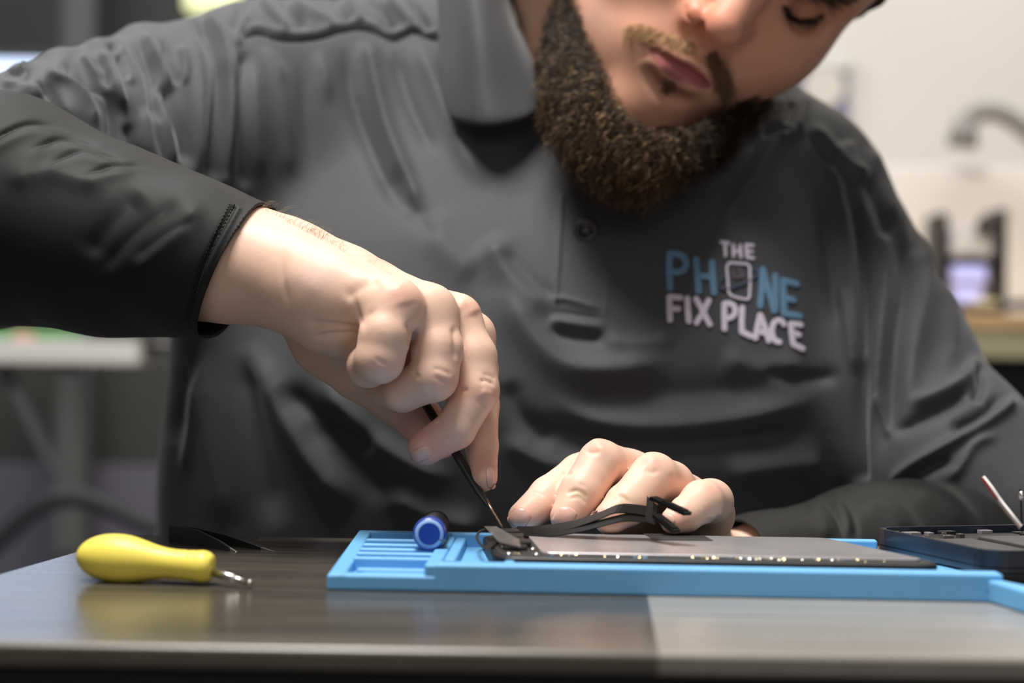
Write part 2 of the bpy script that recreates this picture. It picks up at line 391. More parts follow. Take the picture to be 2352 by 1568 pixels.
crL = [
 ([(1300, 1135), (1325, 1126), (1352, 1145)], 4, -.7), ([(1305, 1148), (1330, 1140), (1350, 1158)], 3, -.5), ([(1330, 1110), (1345, 1118)], 3, -.3),
 ([(1418, 1135), (1440, 1148), (1446, 1162)], 4, -.6), ([(1405, 1145), (1420, 1150)], 3, -.4),
 ([(1215, 1130), (1235, 1132), (1250, 1142)], 4, -.5), ([(1290, 1082), (1305, 1088), (1312, 1080)], 4, -.6),
 ([(1345, 1035), (1362, 1040), (1380, 1036)], 5, -.5), ([(1368, 1012), (1375, 1020), (1380, 1030)], 14, .6),
 ([(1478, 1075), (1495, 1085), (1515, 1078)], 5, -.5), ([(1490, 1050), (1500, 1056)], 14, .5),
 ([(1420, 1060), (1425, 1090), (1405, 1130)], 6, -.6), ([(1540, 1085), (1545, 1105), (1535, 1120)], 5, -.5), ([(1590, 1125), (1560, 1145), (1530, 1165)], 5, -.8),
 ([(1620, 1190), (1640, 1196), (1655, 1180)], 5, -.7),
]
XL = relax(sculpt(XL, QL, crL), QL, 1, .3)
# ----- head
def Rv(r):
    a = np.linalg.norm(r); k = r/a; K = np.array([[0, -k[2], k[1]], [k[2], 0, -k[0]], [-k[1], k[0], 0]])
    return np.eye(3)+math.sin(a)*K+(1-math.cos(a))*K@K
HM = Rv(np.array([.3751, .6346, .1890]))@np.diag([1, -1, 1.])
HT = np.array([95.9, 920., 150.9+ZC])
HK = .93; HT = np.array([95.9, 920., 150.9])*HK+np.array([0, 0, ZC])
def H2W(p): return np.atleast_2d(np.asarray(p, float))@HM.T*HK+HT
def W2H(Q): return (Q-HT)@HM/HK          # HM orthonormal
def HL(px, py, yl):
    """head-frame point with forward offset yl that is seen at photo position"""
    a = W2H(P(px, py, 800)[None])[0]; b = W2H(P(px, py, 950)[None])[0]; t = (yl-a[1])/(b[1]-a[1]); return a+t*(b-a)
EYE = HL(1838, 22, -22); TIP = HL(1668, 74, 14); RA = HL(1600, 38, 0); LA = HL(1706, 76, 0)
RC = HL(1486, 103, -10); LC = HL(1636, 203, -12); SU = HL(1532, 195, -8); PO = HL(1490, 262, -8)
UM = HL(1590, 142, 1.5); LM = HL(1560, 172, -1); ML = HL(1574, 156, -1)
def f_head(Q):
    q = W2H(Q)
    d = ell(q, (0, -88, 72), (76, 94, 92))
    d = smin(d, ell(q, (0, -56, 12), (60, 46, 78)), 20)
    d = smin(d, cone(q, (-52, -78, -22), PO+np.array([-4, -17, 3]), 20, 17), 16)
    d = smin(d, cone(q, (52, -78, -22), PO+np.array([4, -17, 3]), 20, 17), 16)
    d = smin(d, ell(q, PO+np.array([0, -15, 0]), (19, 16, 15)), 10)
    d = smin(d, ell(q, ML+np.array([0, -27, 0]), (34, 26, 27)), 14)
    for s in (-1, 1): d = smin(d, ell(q, (s*35, -45, 16), (29, 30, 32)), 14)
    d = smin(d, cone(q, (-20, -14, 60), (-48, -30, 58), 10, 9), 12); d = smin(d, cone(q, (20, -14, 60), (48, -30, 58), 10, 9), 12)
    d = smax(d, -ell(q, EYE+np.array([0, 4, 4]), (19, 11, 12)), 9)
    d = smax(d, -ell(q, EYE*np.array([-1, 1, 1])+np.array([0, 4, 4]), (19, 11, 12)), 9)
    for s in (1, -1):
        e = EYE*np.array([s, 1, 1]); d = smin(d, ell(q, e+np.array([0, -12, 3]), (15, 13.5, 12.5)), 2.5)
    # nose
    n = chain(q, [((TIP[0]*.3, -16, 52), 7), ((TIP[0]*.6, -2, 30), 8.5), (TIP+np.array([0, -9, 1.5]), 11.0)], 6)
    n = smin(n, ell(q, RA+np.array([1, -6, 0]), (8, 9.5, 8)), 4); n = smin(n, ell(q, LA+np.array([-3, -6, 0]), (8, 9.5, 8)), 4)
    d = smin(d, n, 7)
    for c in (HL(1618, 66, 4), HL(1668, 104, 4)): d = smax(d, -ell(q, c+np.array([0, -1, 0]), (3.2, 4.5, 3)), 2)
    d = smax(d, -ell(q, SU+np.array([0, 4, 0]), (12, 4, 5)), 6)
    d = smin(d, cone(q, (0, -98, 0), W2H(P(1370, 200, 975)[None])[0], 54, 60), 18)
    d = smin(d, cone(q, W2H(P(1285, -90, 925)[None])[0], W2H(P(1305, 130, 935)[None])[0], 32, 20), 14)
    return d*HK
XH, QH = surf(f_head, (-40, 750, 890), (260, 1120, 1140), 1.5)
XH = relax(XH, QH, 1)
mouthpl = [(1484, 101), (1500, 112), (1530, 130), (1556, 150), (1580, 162), (1605, 180), (1638, 205)]
crH = [([(1492, 92), (1530, 112), (1560, 130), (1590, 142), (1615, 160), (1640, 198)], 13, 2.8, .25), ([(1492, 116), (1520, 146), (1552, 178), (1590, 198), (1632, 212)], 20, 3.6, .3),  ([(1646, 200), (1650, 212)], 9, -1.0), ([(1608, 100), (1604, 122), (1598, 138)], 8, -.9),
 (mouthpl, 5, -2.2, .06), ([(1488, 124), (1505, 152), (1530, 180)], 20, 1.4), ([(1793, 5), (1805, 30), (1830, 48), (1862, 48), (1890, 32)], 4, -1.5), ([(1800, -5), (1818, 28), (1845, 38), (1880, 24)], 3, .8),
 ([(1712, 50), (1716, 66), (1706, 88)], 5, -1.4), ([(1578, 5), (1572, 30), (1590, 55)], 5, -1.0), ([(1608, 76), (1622, 98), (1612, 116)], 7, -.8),
 ([(1598, 60), (1610, 66), (1620, 62)], 5, -1.3), ([(1780, -5), (1790, 30), (1830, 70), (1880, 60)], 9, -.8)]
XH, QH = subdiv(XH, QH); XH = relax(XH, QH, 1); XH = relax(sculpt(XH, QH, crH, lim=3), QH, 2, .4)
# skin tints: own colour, plus painted dimming on the nose
def blotch(U, c, r, v):
    return np.exp(-(((U-np.array(c))/np.array(r))**2).sum(1))[:, None]*np.array(v)
def tint_for(X, kind):
    base = np.array(s2l((228, 189, 167))) if kind != 'head' else np.array(s2l((229, 170, 142)))
    T = np.tile(base, (len(X), 1)); U = proj(X)
    if kind == 'r':
        T += blotch(U, (925, 675), (38, 26), (.0, -.07, -.05)); T += blotch(U, (1085, 705), (26, 24), (0, -.06, -.05))
        T += blotch(U, (720, 645), (45, 25), (-.04, -.01, .03)); T += blotch(U, (1115, 905), (30, 22), (-.02, -.07, -.06))
        T += blotch(U, (880, 840), (40, 25), (-.03, -.06, -.02)); T += blotch(U, (1020, 875), (35, 20), (-.02, -.07, -.04))
        T += blotch(U, (1000, 1030), (60, 45), (-.05, -.12, -.06)); T += blotch(U, (940, 980), (50, 50), (-.02, -.12, -.09)); T += blotch(U, (1110, 1080), (32, 50), (.0, -.09, -.08))
        T += blotch(U, (1060, 900), (28, 30), (0, -.07, -.07))
    if kind == 'l':
        for c in ((1370, 1020), (1500, 1060), (1635, 1120), (1320, 1065)): T += blotch(U, c, (26, 16), (.0, -.08, -.06))
        for c in ((1205, 1185), (1300, 1180), (1400, 1185), (1550, 1195)): T += blotch(U, c, (32, 26), (.0, -.09, -.08))
        for c in ((1325, 1135), (1430, 1145)): T += blotch(U, c, (25, 12), (-.04, .0, -.05))
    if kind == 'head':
        T += blotch(U, (1640, 40), (80, 60), (-.08, -.10, -.07)); T += blotch(U, (1592, 30), (32, 30), (-.16, -.13, -.10)); T += blotch(U, (1590, 270), (70, 50), (-.06, -.07, -.05))  # first two blotches tone the nose down where the key light overexposes it
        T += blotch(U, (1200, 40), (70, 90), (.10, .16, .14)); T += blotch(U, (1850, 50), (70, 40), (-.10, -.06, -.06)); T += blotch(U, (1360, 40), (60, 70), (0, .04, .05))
        # lips
        q = W2H(X); front = (q[:, 1] > -16) 
        d, fr = pl_dist(U, smooth_poly(mouthpl)); ax = np.array([.83, .56]); nrm = np.array([-.56, .83]); c = U-np.array([1562, 155]); sgn = c@nrm
        wid = np.interp(fr, [0, .1, .3, .55, .8, 1], [2, 9, 14, 19, 17, 2]); wl = np.interp(fr, [0, .15, .4, .6, .85, 1], [2, 22, 33, 34, 20, 2])
        # signed side of the mouth line
        mp = smooth_poly(mouthpl); yl = np.interp(U[:, 0], mp[:, 0], mp[:, 1]); below = U[:, 1] > yl
        W_ = np.where(below, wl, wid); m = np.clip((W_-d)/5, 0, 1)*front
        lip = np.array(s2l((180, 104, 100))); T = T*(1-m[:, None])+lip*m[:, None]
    return np.clip(T, .01, .95)
# core under the shirt, one coarse surface that ties neck and arms together
def f_core(Q):
    d = ell(Q, P(1230, 1200, 1010), (140, 85, 230))
    d = smin(d, cone(Q, P(560, 300, 975), P(1800, 470, 1000), 40, 40), 40)
    d = smin(d, cone(Q, P(1360, 200, 985), P(1320, 500, 1000), 52, 70), 30)
    d = smin(d, chain(Q, [(P(560, 300, 965), 42), (P(0, 445, 845), 36), (P(-420, 440, 790), 34)], 8), 15)
    d = smin(d, chain(Q, [(P(1820, 480, 985), 38), (P(1970, 800, 940), 36), (P(2300, 1290, 885), 35)], 8), 15)
    return d
XC, QC = surf(f_core, (-330, 740, 480), (330, 1130, 1080), 6)
XB = np.concatenate([XH, XR, XL, XC]); o1 = len(XH); o2 = o1+len(XR); o3 = o2+len(XL)
QB = np.concatenate([QH, QR+o1, QL+o2, QC+o3])
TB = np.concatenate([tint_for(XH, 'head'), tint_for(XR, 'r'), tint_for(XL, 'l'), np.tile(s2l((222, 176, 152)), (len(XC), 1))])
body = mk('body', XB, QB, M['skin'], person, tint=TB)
bvR = BVHTree.FromPolygons([Vector(v) for v in XR], QR.tolist()); bvL = BVHTree.FromPolygons([Vector(v) for v in XL], QL.tolist())
bvH = BVHTree.FromPolygons([Vector(v) for v in XH], QH.tolist())
CAM = Vector((0, 0, ZC))
def hit(bv, px, py, skip=0):
    d = (Vector(P(px, py, 1000))-CAM).normalized(); o = CAM
    r = bv.ray_cast(o, d)
    return (np.array(r[0]), np.array(r[1])) if r[0] is not None else None
# fingernails: domed plates on the finger ends, from centre, half length vector, half width vector (photo px)
def nail(bv, c, a, b, name='fingernail'):
    n1, n2 = 12, 9; V = []; ok = True
    h0 = hit(bv, *c)
    if h0 is None: return
    p0, nn = h0; last = p0
    for i in range(n1+1):
        for j in range(n2+1):
            u = 2*i/n1-1; v = 2*j/n2-1
            k = (1-abs(v)**3*.35) if u > 0 else math.sqrt(max(0, 1-(abs(v)**2.2)*.75))
            px = c[0]+a[0]*u*k+b[0]*v; py = c[1]+a[1]*u*k+b[1]*v
            h = hit(bv, px, py)
            if h is None or np.linalg.norm(h[0]-p0) > 12:
                dd = P(px, py, last[1]); p = dd
            else: p = h[0]; nn = h[1]
            last = p; V.append(p+nn*(.26-.24*max(abs(v), abs(u))**4))
    Fs = [[i*(n2+1)+j, (i+1)*(n2+1)+j, (i+1)*(n2+1)+j+1, i*(n2+1)+j+1] for i in range(n1) for j in range(n2)]
    V = np.array(V); 
    o = mk(name, V, Fs, M['nail'], person)
    md = o.modifiers.new('thickness', 'SOLIDIFY'); md.thickness = .0002; md.offset = -1
nail(bvR, (968, 1043), (-24, 10), (6, 15)); nail(bvR, (1127, 1097), (2, 26), (-10, -2))
nail(bvL, (1194, 1188), (-14, 20), (20, 11)); nail(bvL, (1297, 1187), (-12, 22), (23, 8)); nail(bvL, (1378, 1190), (-14, 14), (20, 10)); nail(bvL, (1533, 1196), (-12, 12), (12, 10))
# ----- polo shirt
prof = np.array([ # photo y, centre x, half width px, front depth
 (1500, 1180, 812, 868), (1200, 1176, 810, 853), (1000, 1182, 798, 844), (830, 1188, 785, 843), (600, 1188, 785, 862), (450, 1190, 785, 880), (300, 1200, 745, 900), (180, 1225, 610, 922), (90, 1240, 500, 940)])
prof = smooth_poly(prof, 80)
for _ in range(30): prof[1:-1, 1:] = .25*prof[:-2, 1:]+.5*prof[1:-1, 1:]+.25*prof[2:, 1:]
zz = ZC-(prof[:, 0]-784)/F*930; xx = (prof[:, 1]-1176)/F*930; aa = prof[:, 2]/F*960; ff = prof[:, 3]
def f_torso(Q):
    z = Q[:, 2]; o = np.argsort(zz)
    cx = np.interp(z, zz[o], xx[o]); a = np.interp(z, zz[o], aa[o]); fr = np.interp(z, zz[o], ff[o])
    b = 125.0; cy = fr+b
    q = (np.abs((Q[:, 0]-cx)/a)**2.8+np.abs((Q[:, 1]-cy)/b)**2.8)**(1/2.8)
    d = (q-1)*np.minimum(a, b)*.85
    return smax(d, z-zz[-1]-10, 30)
RIDGES = [[pr(262, 330, 826, 3), pr(256, 220, 828, 5), pr(232, 128, 860, 7), pr(222, 122, 890, 6)], [pr(362, 260, 858, 3), pr(345, 160, 868, 5), pr(322, 100, 900, 7), pr(318, 96, 925, 5)],
 [pr(70, 320, 790, 3), pr(60, 240, 800, 5), pr(52, 190, 830, 7), pr(52, 190, 860, 5)], [pr(160, 260, 812, 4), pr(150, 190, 824, 6), pr(140, 158, 850, 8), pr(140, 155, 880, 6)], [pr(500, 330, 880, 4), pr(490, 170, 885, 5), pr(460, 85, 915, 6)]]
def f_polo(Q):
    d = f_torso(Q)
    d = smin(d, cone(Q, P(1330, 230, 1010), P(620, 270, 960), 70, 54), 30)
    d = smin(d, cone(Q, P(1330, 240, 1010), P(1800, 440, 985), 66, 47), 30)
    d = smin(d, chain(Q, [(P(600, 285, 955), 57), (P(400, 330, 915), 53), (P(200, 400, 868), 50), (P(0, 472, 832), 49), (P(-200, 535, 800), 48)], 20), 26)
    d = smin(d, chain(Q, [(P(1805, 470, 985), 48), (P(1895, 640, 955), 48), (P(2010, 860, 920), 46), (P(2180, 1080, 880), 40), (P(2330, 1180, 865), 41)], 20), 12)
    d = smin(d, ell(Q, P(2215, 985, 880), (22, 26, 22)), 18)
    for rg in RIDGES: d = smin(d, chain(Q, rg, 5), 9)
    # neck opening
    d = smax(d, -cone(Q, P(1365, 330, 965), P(1400, -120, 965), 47, 60), 6)
    return d
XP, QP = surf(f_polo, (-330, 780, 620), (330, 1150, 1080), 2.1)
XP = relax(XP, QP, 2); XP, QP = subdiv(XP, QP); XP = relax(XP, QP, 1)
yoke = [(560, 86), (590, 76), (612, 80), (640, 90), (690, 93), (740, 86), (790, 70), (840, 66), (880, 82), (908, 93), (950, 72), (980, 85), (1010, 92)]
fold = [
 # chest, image left: gathers hanging from the yoke seam
 ([(600, 95), (630, 140), (655, 200)], 15, 2.2, .45), ([(728, 100), (745, 165), (756, 250)], 16, 2.4, .45), ([(840, 85), (862, 190), (892, 300), (940, 420), (965, 490)], 18, 4.2, .12),
 ([(955, 85), (1000, 200), (1055, 330), (1120, 440)], 24, 3.6), ([(690, 100), (700, 250), (720, 420)], 22, -1.8, .45), ([(790, 95), (810, 220), (860, 360), (930, 500)], 20, -3.4), ([(905, 110), (935, 220), (1000, 360)], 18, -2.5),
 ([(640, 130), (655, 260), (665, 420)], 22, 2.0), ([(560, 110), (562, 230), (560, 440)], 16, -3.5, .1), ([(585, 140), (590, 260), (600, 420)], 13, 1.8),
 ([(900, 380), (950, 480), (1010, 560)], 26, -2.0), ([(975, 480), (1010, 560), (1100, 640)], 40, 2.5),
 # diagonal drag folds across the belly
 ([(1110, 540), (1190, 650), (1275, 720)], 34, 4.2), ([(1150, 570), (1220, 650), (1285, 690)], 20, -2.6), ([(1140, 640), (1210, 760), (1300, 840), (1420, 850), (1560, 820)], 40, 6.0),
 ([(1280, 905), (1420, 905), (1600, 900), (1800, 880)], 42, -4.0), ([(1250, 900), (1350, 960), (1500, 980), (1700, 960), (1900, 905)], 26, 3.5), ([(1180, 960), (1400, 1020), (1700, 1010), (1900, 985)], 30, -4.5), ([(1650, 1090), (1780, 1070), (1900, 1060)], 34, 3.5), ([(880, 1130), (1020, 1190), (1120, 1210)], 28, 4.0),
 ([(1380, 780), (1460, 790), (1560, 775)], 20, 2.0), ([(1650, 815), (1750, 850), (1850, 830)], 30, 3.0), ([(1740, 850), (1850, 870), (1940, 855)], 18, -3.0),
 ([(1150, 1000), (1250, 1060), (1400, 1080)], 25, 3.0), ([(1160, 870), (1200, 960), (1280, 1020)], 24, -3.0),
 ([(640, 880), (740, 970), (880, 1030)], 30, -5.0), ([(560, 780), (640, 930), (720, 1060), (820, 1180)], 34, 5.0), ([(700, 960), (800, 1060), (900, 1150)], 30, -4.0), ([(720, 860), (850, 1000), (980, 1080), (1060, 1100)], 26, 4.0),
 ([(485, 800), (455, 930), (430, 1050), (415, 1100)], 14, 2.4, .2), ([(430, 820), (410, 940), (400, 1030)], 22, -3.0, .3), ([(450, 830), (480, 1000), (520, 1220)], 34, 3.5), ([(560, 800), (590, 1000), (640, 1220)], 34, -5.0),
 # chest centre and image right
 ([(1290, 440), (1284, 560), (1275, 690)], 5, .9, .05), ([(1390, 560), (1395, 660), (1385, 730)], 5, .6, .05),
 ([(1262, 690), (1300, 688), (1385, 712)], 6, 1.6), ([(1262, 716), (1310, 720), (1390, 734)], 5, -1.0), ([(1262, 748), (1300, 770), (1395, 775)], 14, -3.6), ([(1255, 735), (1320, 745), (1395, 755)], 9, 2.2),
 ([(1850, 240), (1780, 330), (1720, 420), (1660, 520)], 20, 4.0), ([(1900, 350), (1940, 500), (1965, 700), (1990, 860)], 12, 3.0, .1), ([(1880, 420), (1905, 600), (1930, 760)], 18, -3.0),
 ([(1960, 430), (1985, 600), (1985, 800), (1972, 1000), (1975, 1130)], 15, -8.0, .06), ([(1925, 640), (1950, 760), (1968, 870)], 14, 3.0),
 ([(1850, 300), (1880, 340), (1930, 400), (1990, 430)], 6, -2.0), ([(1860, 280), (1900, 325), (1950, 390), (2010, 420)], 14, 3.0), ([(1780, 320), (1820, 310), (1850, 290)], 12, 2.0),
 # shoulder bunches near the neck, image right
 ([(1850, 215), (1842, 260), (1830, 310)], 8, 2.4), ([(1800, 220), (1790, 270), (1770, 300)], 8, 2.2), ([(1770, 225), (1760, 260), (1745, 300)], 8, -2.2), ([(1822, 230), (1812, 270), (1800, 300)], 7, -2.4), ([(1740, 310), (1780, 300), (1810, 315)], 8, -2.6), ([(1740, 260), (1735, 290), (1760, 312)], 9, 2),
 ([(1935, 320), (1960, 380), (1990, 420)], 22, 3), ([(1990, 330), (2030, 420), (2060, 520)], 16, 3), ([(1985, 400), (2020, 480), (2040, 560)], 14, -3.5), ([(2070, 400), (2100, 480), (2110, 600)], 14, -3), ([(2045, 350), (2065, 400), (2060, 440)], 10, 2.5),
 # left sleeve (image right)
 ([(2060, 480), (2080, 620), (2060, 760), (2040, 950), (2010, 1080)], 20, -4), ([(2110, 500), (2130, 640), (2100, 800), (2080, 960)], 24, 3), ([(2020, 480), (2035, 640), (2020, 800), (2010, 1000)], 16, 3.2),
 ([(2170, 620), (2190, 740), (2180, 860)], 24, 2.5), ([(2080, 935), (2150, 910), (2220, 870), (2250, 810)], 13, 4.5), ([(2040, 1000), (2110, 960), (2190, 920), (2240, 880)], 14, -6), ([(2240, 830), (2252, 880), (2235, 930)], 12, -4.5),
 ([(2320, 900), (2318, 930), (2250, 980), (2180, 1020), (2100, 1065), (2040, 1110)], 11, 4.2, .1), ([(2300, 905), (2260, 950), (2180, 990)], 12, -4.2), ([(2190, 1045), (2120, 1080), (2060, 1110)], 14, -4), ([(2300, 1000), (2240, 1020), (2200, 1080), (2160, 1100)], 12, 2.5),
 ([(2010, 900), (2030, 960), (2035, 1010)], 9, 2.5),
 # shoulder and right sleeve (image left)
 (yoke, 5, -1.8, .02), ([(p[0], p[1]-13) for p in yoke], 9, 2.0, .03),
 ([(600, -10), (625, 30), (650, 60), (665, 80)], 12, 4), ([(680, -10), (700, 25), (750, 50), (765, 72)], 12, 4), ([(640, -10), (670, 30), (700, 70)], 10, -4), ([(760, -10), (780, 25), (800, 55)], 11, -4), ([(800, -10), (820, 30), (830, 58)], 11, 3.4), ([(850, -10), (880, 30), (900, 78)], 12, -4.5), ([(890, -10), (925, 30), (950, 62)], 11, 3.5), ([(940, -10), (960, 30), (990, 80)], 10, -3.5),
 ([(560, -10), (548, 30), (535, 75)], 8, -3), ([(575, 30), (545, 80), (555, 110)], 8, 3),
 ([(440, 30), (480, 80), (505, 170), (500, 300), (490, 430)], 17, -6.5, .1), ([(470, 20), (515, 90), (530, 200), (525, 340), (505, 450)], 13, 4, .1), ([(545, 120), (545, 260), (520, 440)], 8, -3.5), ([(430, 60), (460, 160), (465, 300), (450, 420)], 15, 2.5),
 ([(305, 80), (340, 150), (355, 220), (362, 290)], 13, -6), ([(330, 70), (365, 130), (390, 190), (410, 205)], 10, 4), ([(372, 90), (390, 150), (412, 198)], 10, -3.8), ([(415, 100), (425, 150), (418, 200)], 8, 3),
 ([(370, 170), (395, 230), (425, 310), (440, 400)], 15, -7), ([(350, 180), (375, 260), (395, 350), (400, 400)], 9, 3.2), ([(270, 100), (290, 150), (300, 200)], 14, 3),
 ([(225, 110), (245, 135), (262, 180), (290, 260)], 9, 4.5), ([(248, 105), (262, 112), (270, 118)], 7, -3), ([(265, 130), (285, 160), (290, 190)], 9, -3.2), ([(135, 145), (200, 180), (245, 240), (258, 330), (262, 390)], 16, -8, .08), ([(215, 130), (240, 175), (260, 200)], 8, -2.5), ([(180, 130), (200, 140), (240, 180)], 8, 3),
 ([(50, 145), (55, 160), (60, 180)], 9, 4), ([(90, 180), (110, 215), (135, 260), (165, 295)], 13, -6), ([(0, 165), (40, 165), (80, 180)], 9, -3), ([(100, 165), (160, 185), (210, 250), (215, 300)], 14, 3.5), ([(60, 190), (90, 230), (110, 270)], 9, 3), ([(0, 190), (50, 200), (90, 230)], 9, 2),
 ([(330, 240), (345, 330), (370, 400)], 12, 2.5), ([(290, 280), (310, 340), (340, 380)], 12, -3),
]
XP = relax(sculpt(XP, QP, fold, lim=1.75), QP, 2)
U = proj(XP); NP_ = normals(XP, QP)
polo = mk('polo_shirt', XP, QP, M['polo'], person)
bvP = BVHTree.FromPolygons([Vector(v) for v in XP], QP.tolist())
def drape(px, py, lift, bv=None):
    h = hit(bv or bvP, px, py)
    if h is None: return P(px, py, 900)
    return h[0]+np.array([0, -lift, 0])
# raised pieces laid on the shirt: ribbons along photo polylines
def ribbon(mb, pts, w, lift=1.0, thick=.7, mi=0, n=None, bv=None, caps=True, smooth=False):
    pts = smooth_poly(pts, n or max(3, len(pts)*5)) if smooth else np.asarray(pts, float)
    # resample
    L = np.concatenate([[0], np.cumsum(np.linalg.norm(np.diff(pts, axis=0), axis=1))]); m = max(3, int(L[-1]/5)+2)
    t = np.linspace(0, L[-1], m); pts = np.stack([np.interp(t, L, pts[:, i]) for i in (0, 1)], 1)
    T = np.gradient(pts, axis=0); T /= np.linalg.norm(T, axis=1)[:, None]+1e-9; Nn = np.stack([-T[:, 1], T[:, 0]], 1)
    row = [];
    if caps:
        for k, s in ((0, -1), (m-1, 1)):
            arc = [pts[k]+s*T[k]*w/2*math.cos(a)+Nn[k]*w/2*math.sin(a) for a in np.linspace(-1.57, 1.57, 7)]
            c3 = [drape(*q, lift, bv) for q in arc]; mb.add(c3+[p+np.array([0, thick, 0]) for p in c3], [list(range(7))]+[[i, i+1, 8+i, 7+i] for i in range(6)], mi)
    V = []
    for k in range(m):
        for s in (-.5, 0, .5):
            q = pts[k]+Nn[k]*w*s; V.append(drape(q[0], q[1], lift+(0.15 if s == 0 else 0), bv))
    n3 = len(V); V += [p+np.array([0, thick, 0]) for p in V]; Fs = []
    for k in range(m-1):
        for s in (0, 1): Fs.append([k*3+s, k*3+s+1, (k+1)*3+s+1, (k+1)*3+s])
        Fs.append([k*3, (k+1)*3, n3+(k+1)*3, n3+k*3]); Fs.append([k*3+2, n3+k*3+2, n3+(k+1)*3+2, (k+1)*3+2])
    mb.add(V, Fs, mi)
# embroidered lettering; letter strokes in the photo's own positions (zoomed crop coordinates, 4.48 px per photo px)
def Z(*p): return [(1450+x/4.48, 500+y/4.48) for x, y in p]
lw, lb, lg, lr = MB(), MB(), MB(), MB()
def arc(cx, cy, rx, ry, a0, a1, n=10, sh=0): return [(cx+rx*math.cos(a), cy+ry*math.sin(a)+sh*rx*math.cos(a)) for a in np.linspace(math.radians(a0), math.radians(a1), n)]
for st in [[(925, 250), (1000, 262)], [(962, 262), (968, 385)], [(1048, 280), (1052, 395)], [(1120, 285), (1125, 402)], [(1050, 340), (1122, 348)], [(1180, 280), (1190, 405)], [(1182, 278), (1248, 285)], [(1186, 342), (1240, 348)], [(1190, 405), (1250, 415)]]:
    ribbon(lw, Z(*st), 7.5)
for st in [[(395, 370), (385, 545), (398, 725)], [(395, 368), (470, 372)]+arc(500, 470, 62, 82, -75, 85, 12)+[(480, 560), (410, 555)], [(665, 430), (680, 600), (690, 755)], [(828, 455), (835, 600), (850, 768)], [(690, 600), (840, 605)],
           [(1325, 905), (1345, 700), (1350, 530)], [(1350, 530), (1470, 955)], [(1480, 950), (1485, 760), (1478, 595)], [(1560, 640), (1565, 800), (1572, 985)], [(1562, 645), (1700, 680)], [(1568, 820), (1665, 845)], [(1572, 985), (1730, 1010)]]:
    ribbon(lb, Z(*st), 14.5)
for st in [[(390, 815), (392, 940), (398, 1050)], [(390, 812), (505, 822)], [(392, 930), (480, 936)], [(575, 830), (580, 940), (590, 1062)], [(665, 835), (740, 970), (805, 1095)], [(795, 850), (740, 970), (670, 1078)],
           [(955, 885), (955, 1020), (958, 1140)], [(955, 885), (1000, 880)]+arc(1010, 955, 58, 72, -70, 85, 10)+[(1000, 1035), (960, 1025)],
           [(1140, 925), (1135, 1050), (1135, 1170)], [(1135, 1172), (1225, 1215)], [(1275, 1235), (1300, 1110), (1325, 1000)], [(1325, 1000), (1375, 1130), (1412, 1262)], [(1300, 1165), (1378, 1185)],
           arc(1515, 1165, 70, 112, -40, -275, 16), [(1640, 1090), (1648, 1190), (1665, 1300)], [(1640, 1088), (1740, 1100)], [(1650, 1180), (1722, 1202)], [(1665, 1300), (1760, 1345)]]:
    ribbon(lw, Z(*st), 13)
frm = [(1010, 462), (1190, 475), (1218, 500), (1222, 650), (1215, 820), (1195, 842), (1100, 825), (1025, 800), (1000, 765), (992, 640), (980, 500), (1010, 462)]
ribbon(lw, Z(*frm), 5.5, lift=1.0)
for st in [arc(1090, 580, 45, 42, 0, 330, 14), arc(1095, 585, 18, 16, 0, 320, 8), [(1010, 500), (1050, 530), (1045, 570)], [(1060, 490), (1110, 520)], [(1115, 520), (1140, 590)], [(1060, 620), (1140, 610)]]:
    ribbon(lr, Z(*st), 2.6, lift=1.0)
ribbon(lg, Z((960, 610), (905, 660), (900, 710), (950, 735), (1050, 715), (1180, 665), (1280, 600), (1290, 550), (1255, 530)), 4.2, lift=1.1, smooth=True)
lw.build('logo_lettering', M['white_thread'], polo)['label'] = 'pale embroidered words THE and FIX PLACE'
lb.build('logo_lettering', M['blue_thread'], polo)['label'] = 'blue embroidered word PHONE'
lr.build('logo_gear', M['grey_thread'], polo); lg.build('logo_orbit', M['dimblue_thread'], polo)
# placket edge, button, sleeve armhole seam
pk = MB()
for pts in ([(1292, 450), (1286, 560), (1278, 688)], ): ribbon(pk, pts, 5, lift=.6, smooth=True)
pk.build('placket_edge', M['polo'], polo)
bt = MB(); c = drape(1345, 530, 1.0); bt.lathe(c, (0, -1, .12), [(0, 5.2), (1.0, 5.6), (1.6, 5.0), (1.3, 3.6), (1.0, 3.4), (1.0, 0)], 28)
for dx, dz in ((-1.2, 1.2), (1.2, 1.2), (-1.2, -1.2), (1.2, -1.2)): bt.tube([c+np.array([dx, -1.0, dz]), c+np.array([dx, -1.3, dz])], .5, 6)
bt.build('shirt_button', M['button'], polo, smooth=True)
sm = MB(); ribbon(sm, yoke, 3, lift=.5, smooth=True); sm.build('yoke_seam', M['thread'], polo)
# ----- collar: thick bent leaves
def leaf(name, rows, thick, m=M['polo']):
    """rows: list of rows of (px,py,depth); smooth surface through them, given thickness"""
    G = np.array([[P(*q) for q in r] for r in rows]); a, b = G.shape[:2]
    def up(A, n, ax):
        A = np.moveaxis(A, ax, 0); sh = A.shape; B = np.stack([smooth_poly(A.reshape(sh[0], -1)[:, k*3:k*3+3], n) for k in range(A.reshape(sh[0], -1).shape[1]//3)], 1)
        return np.moveaxis(B.reshape((n,)+sh[1:]), 0, ax)
    G = up(up(G, 30, 0), 30, 1); V = G.reshape(-1, 3); n = 30
    Fs = np.array([[i*n+j, i*n+j+1, (i+1)*n+j+1, (i+1)*n+j] for i in range(n-1) for j in range(n-1)])
    o = mk(name, V, Fs, m, polo); md = o.modifiers.new('thickness', 'SOLIDIFY'); md.thickness = thick*.001; md.offset = 0
    md2 = o.modifiers.new('round', 'BEVEL'); md2.width = .0008; md2.segments = 2
    return o
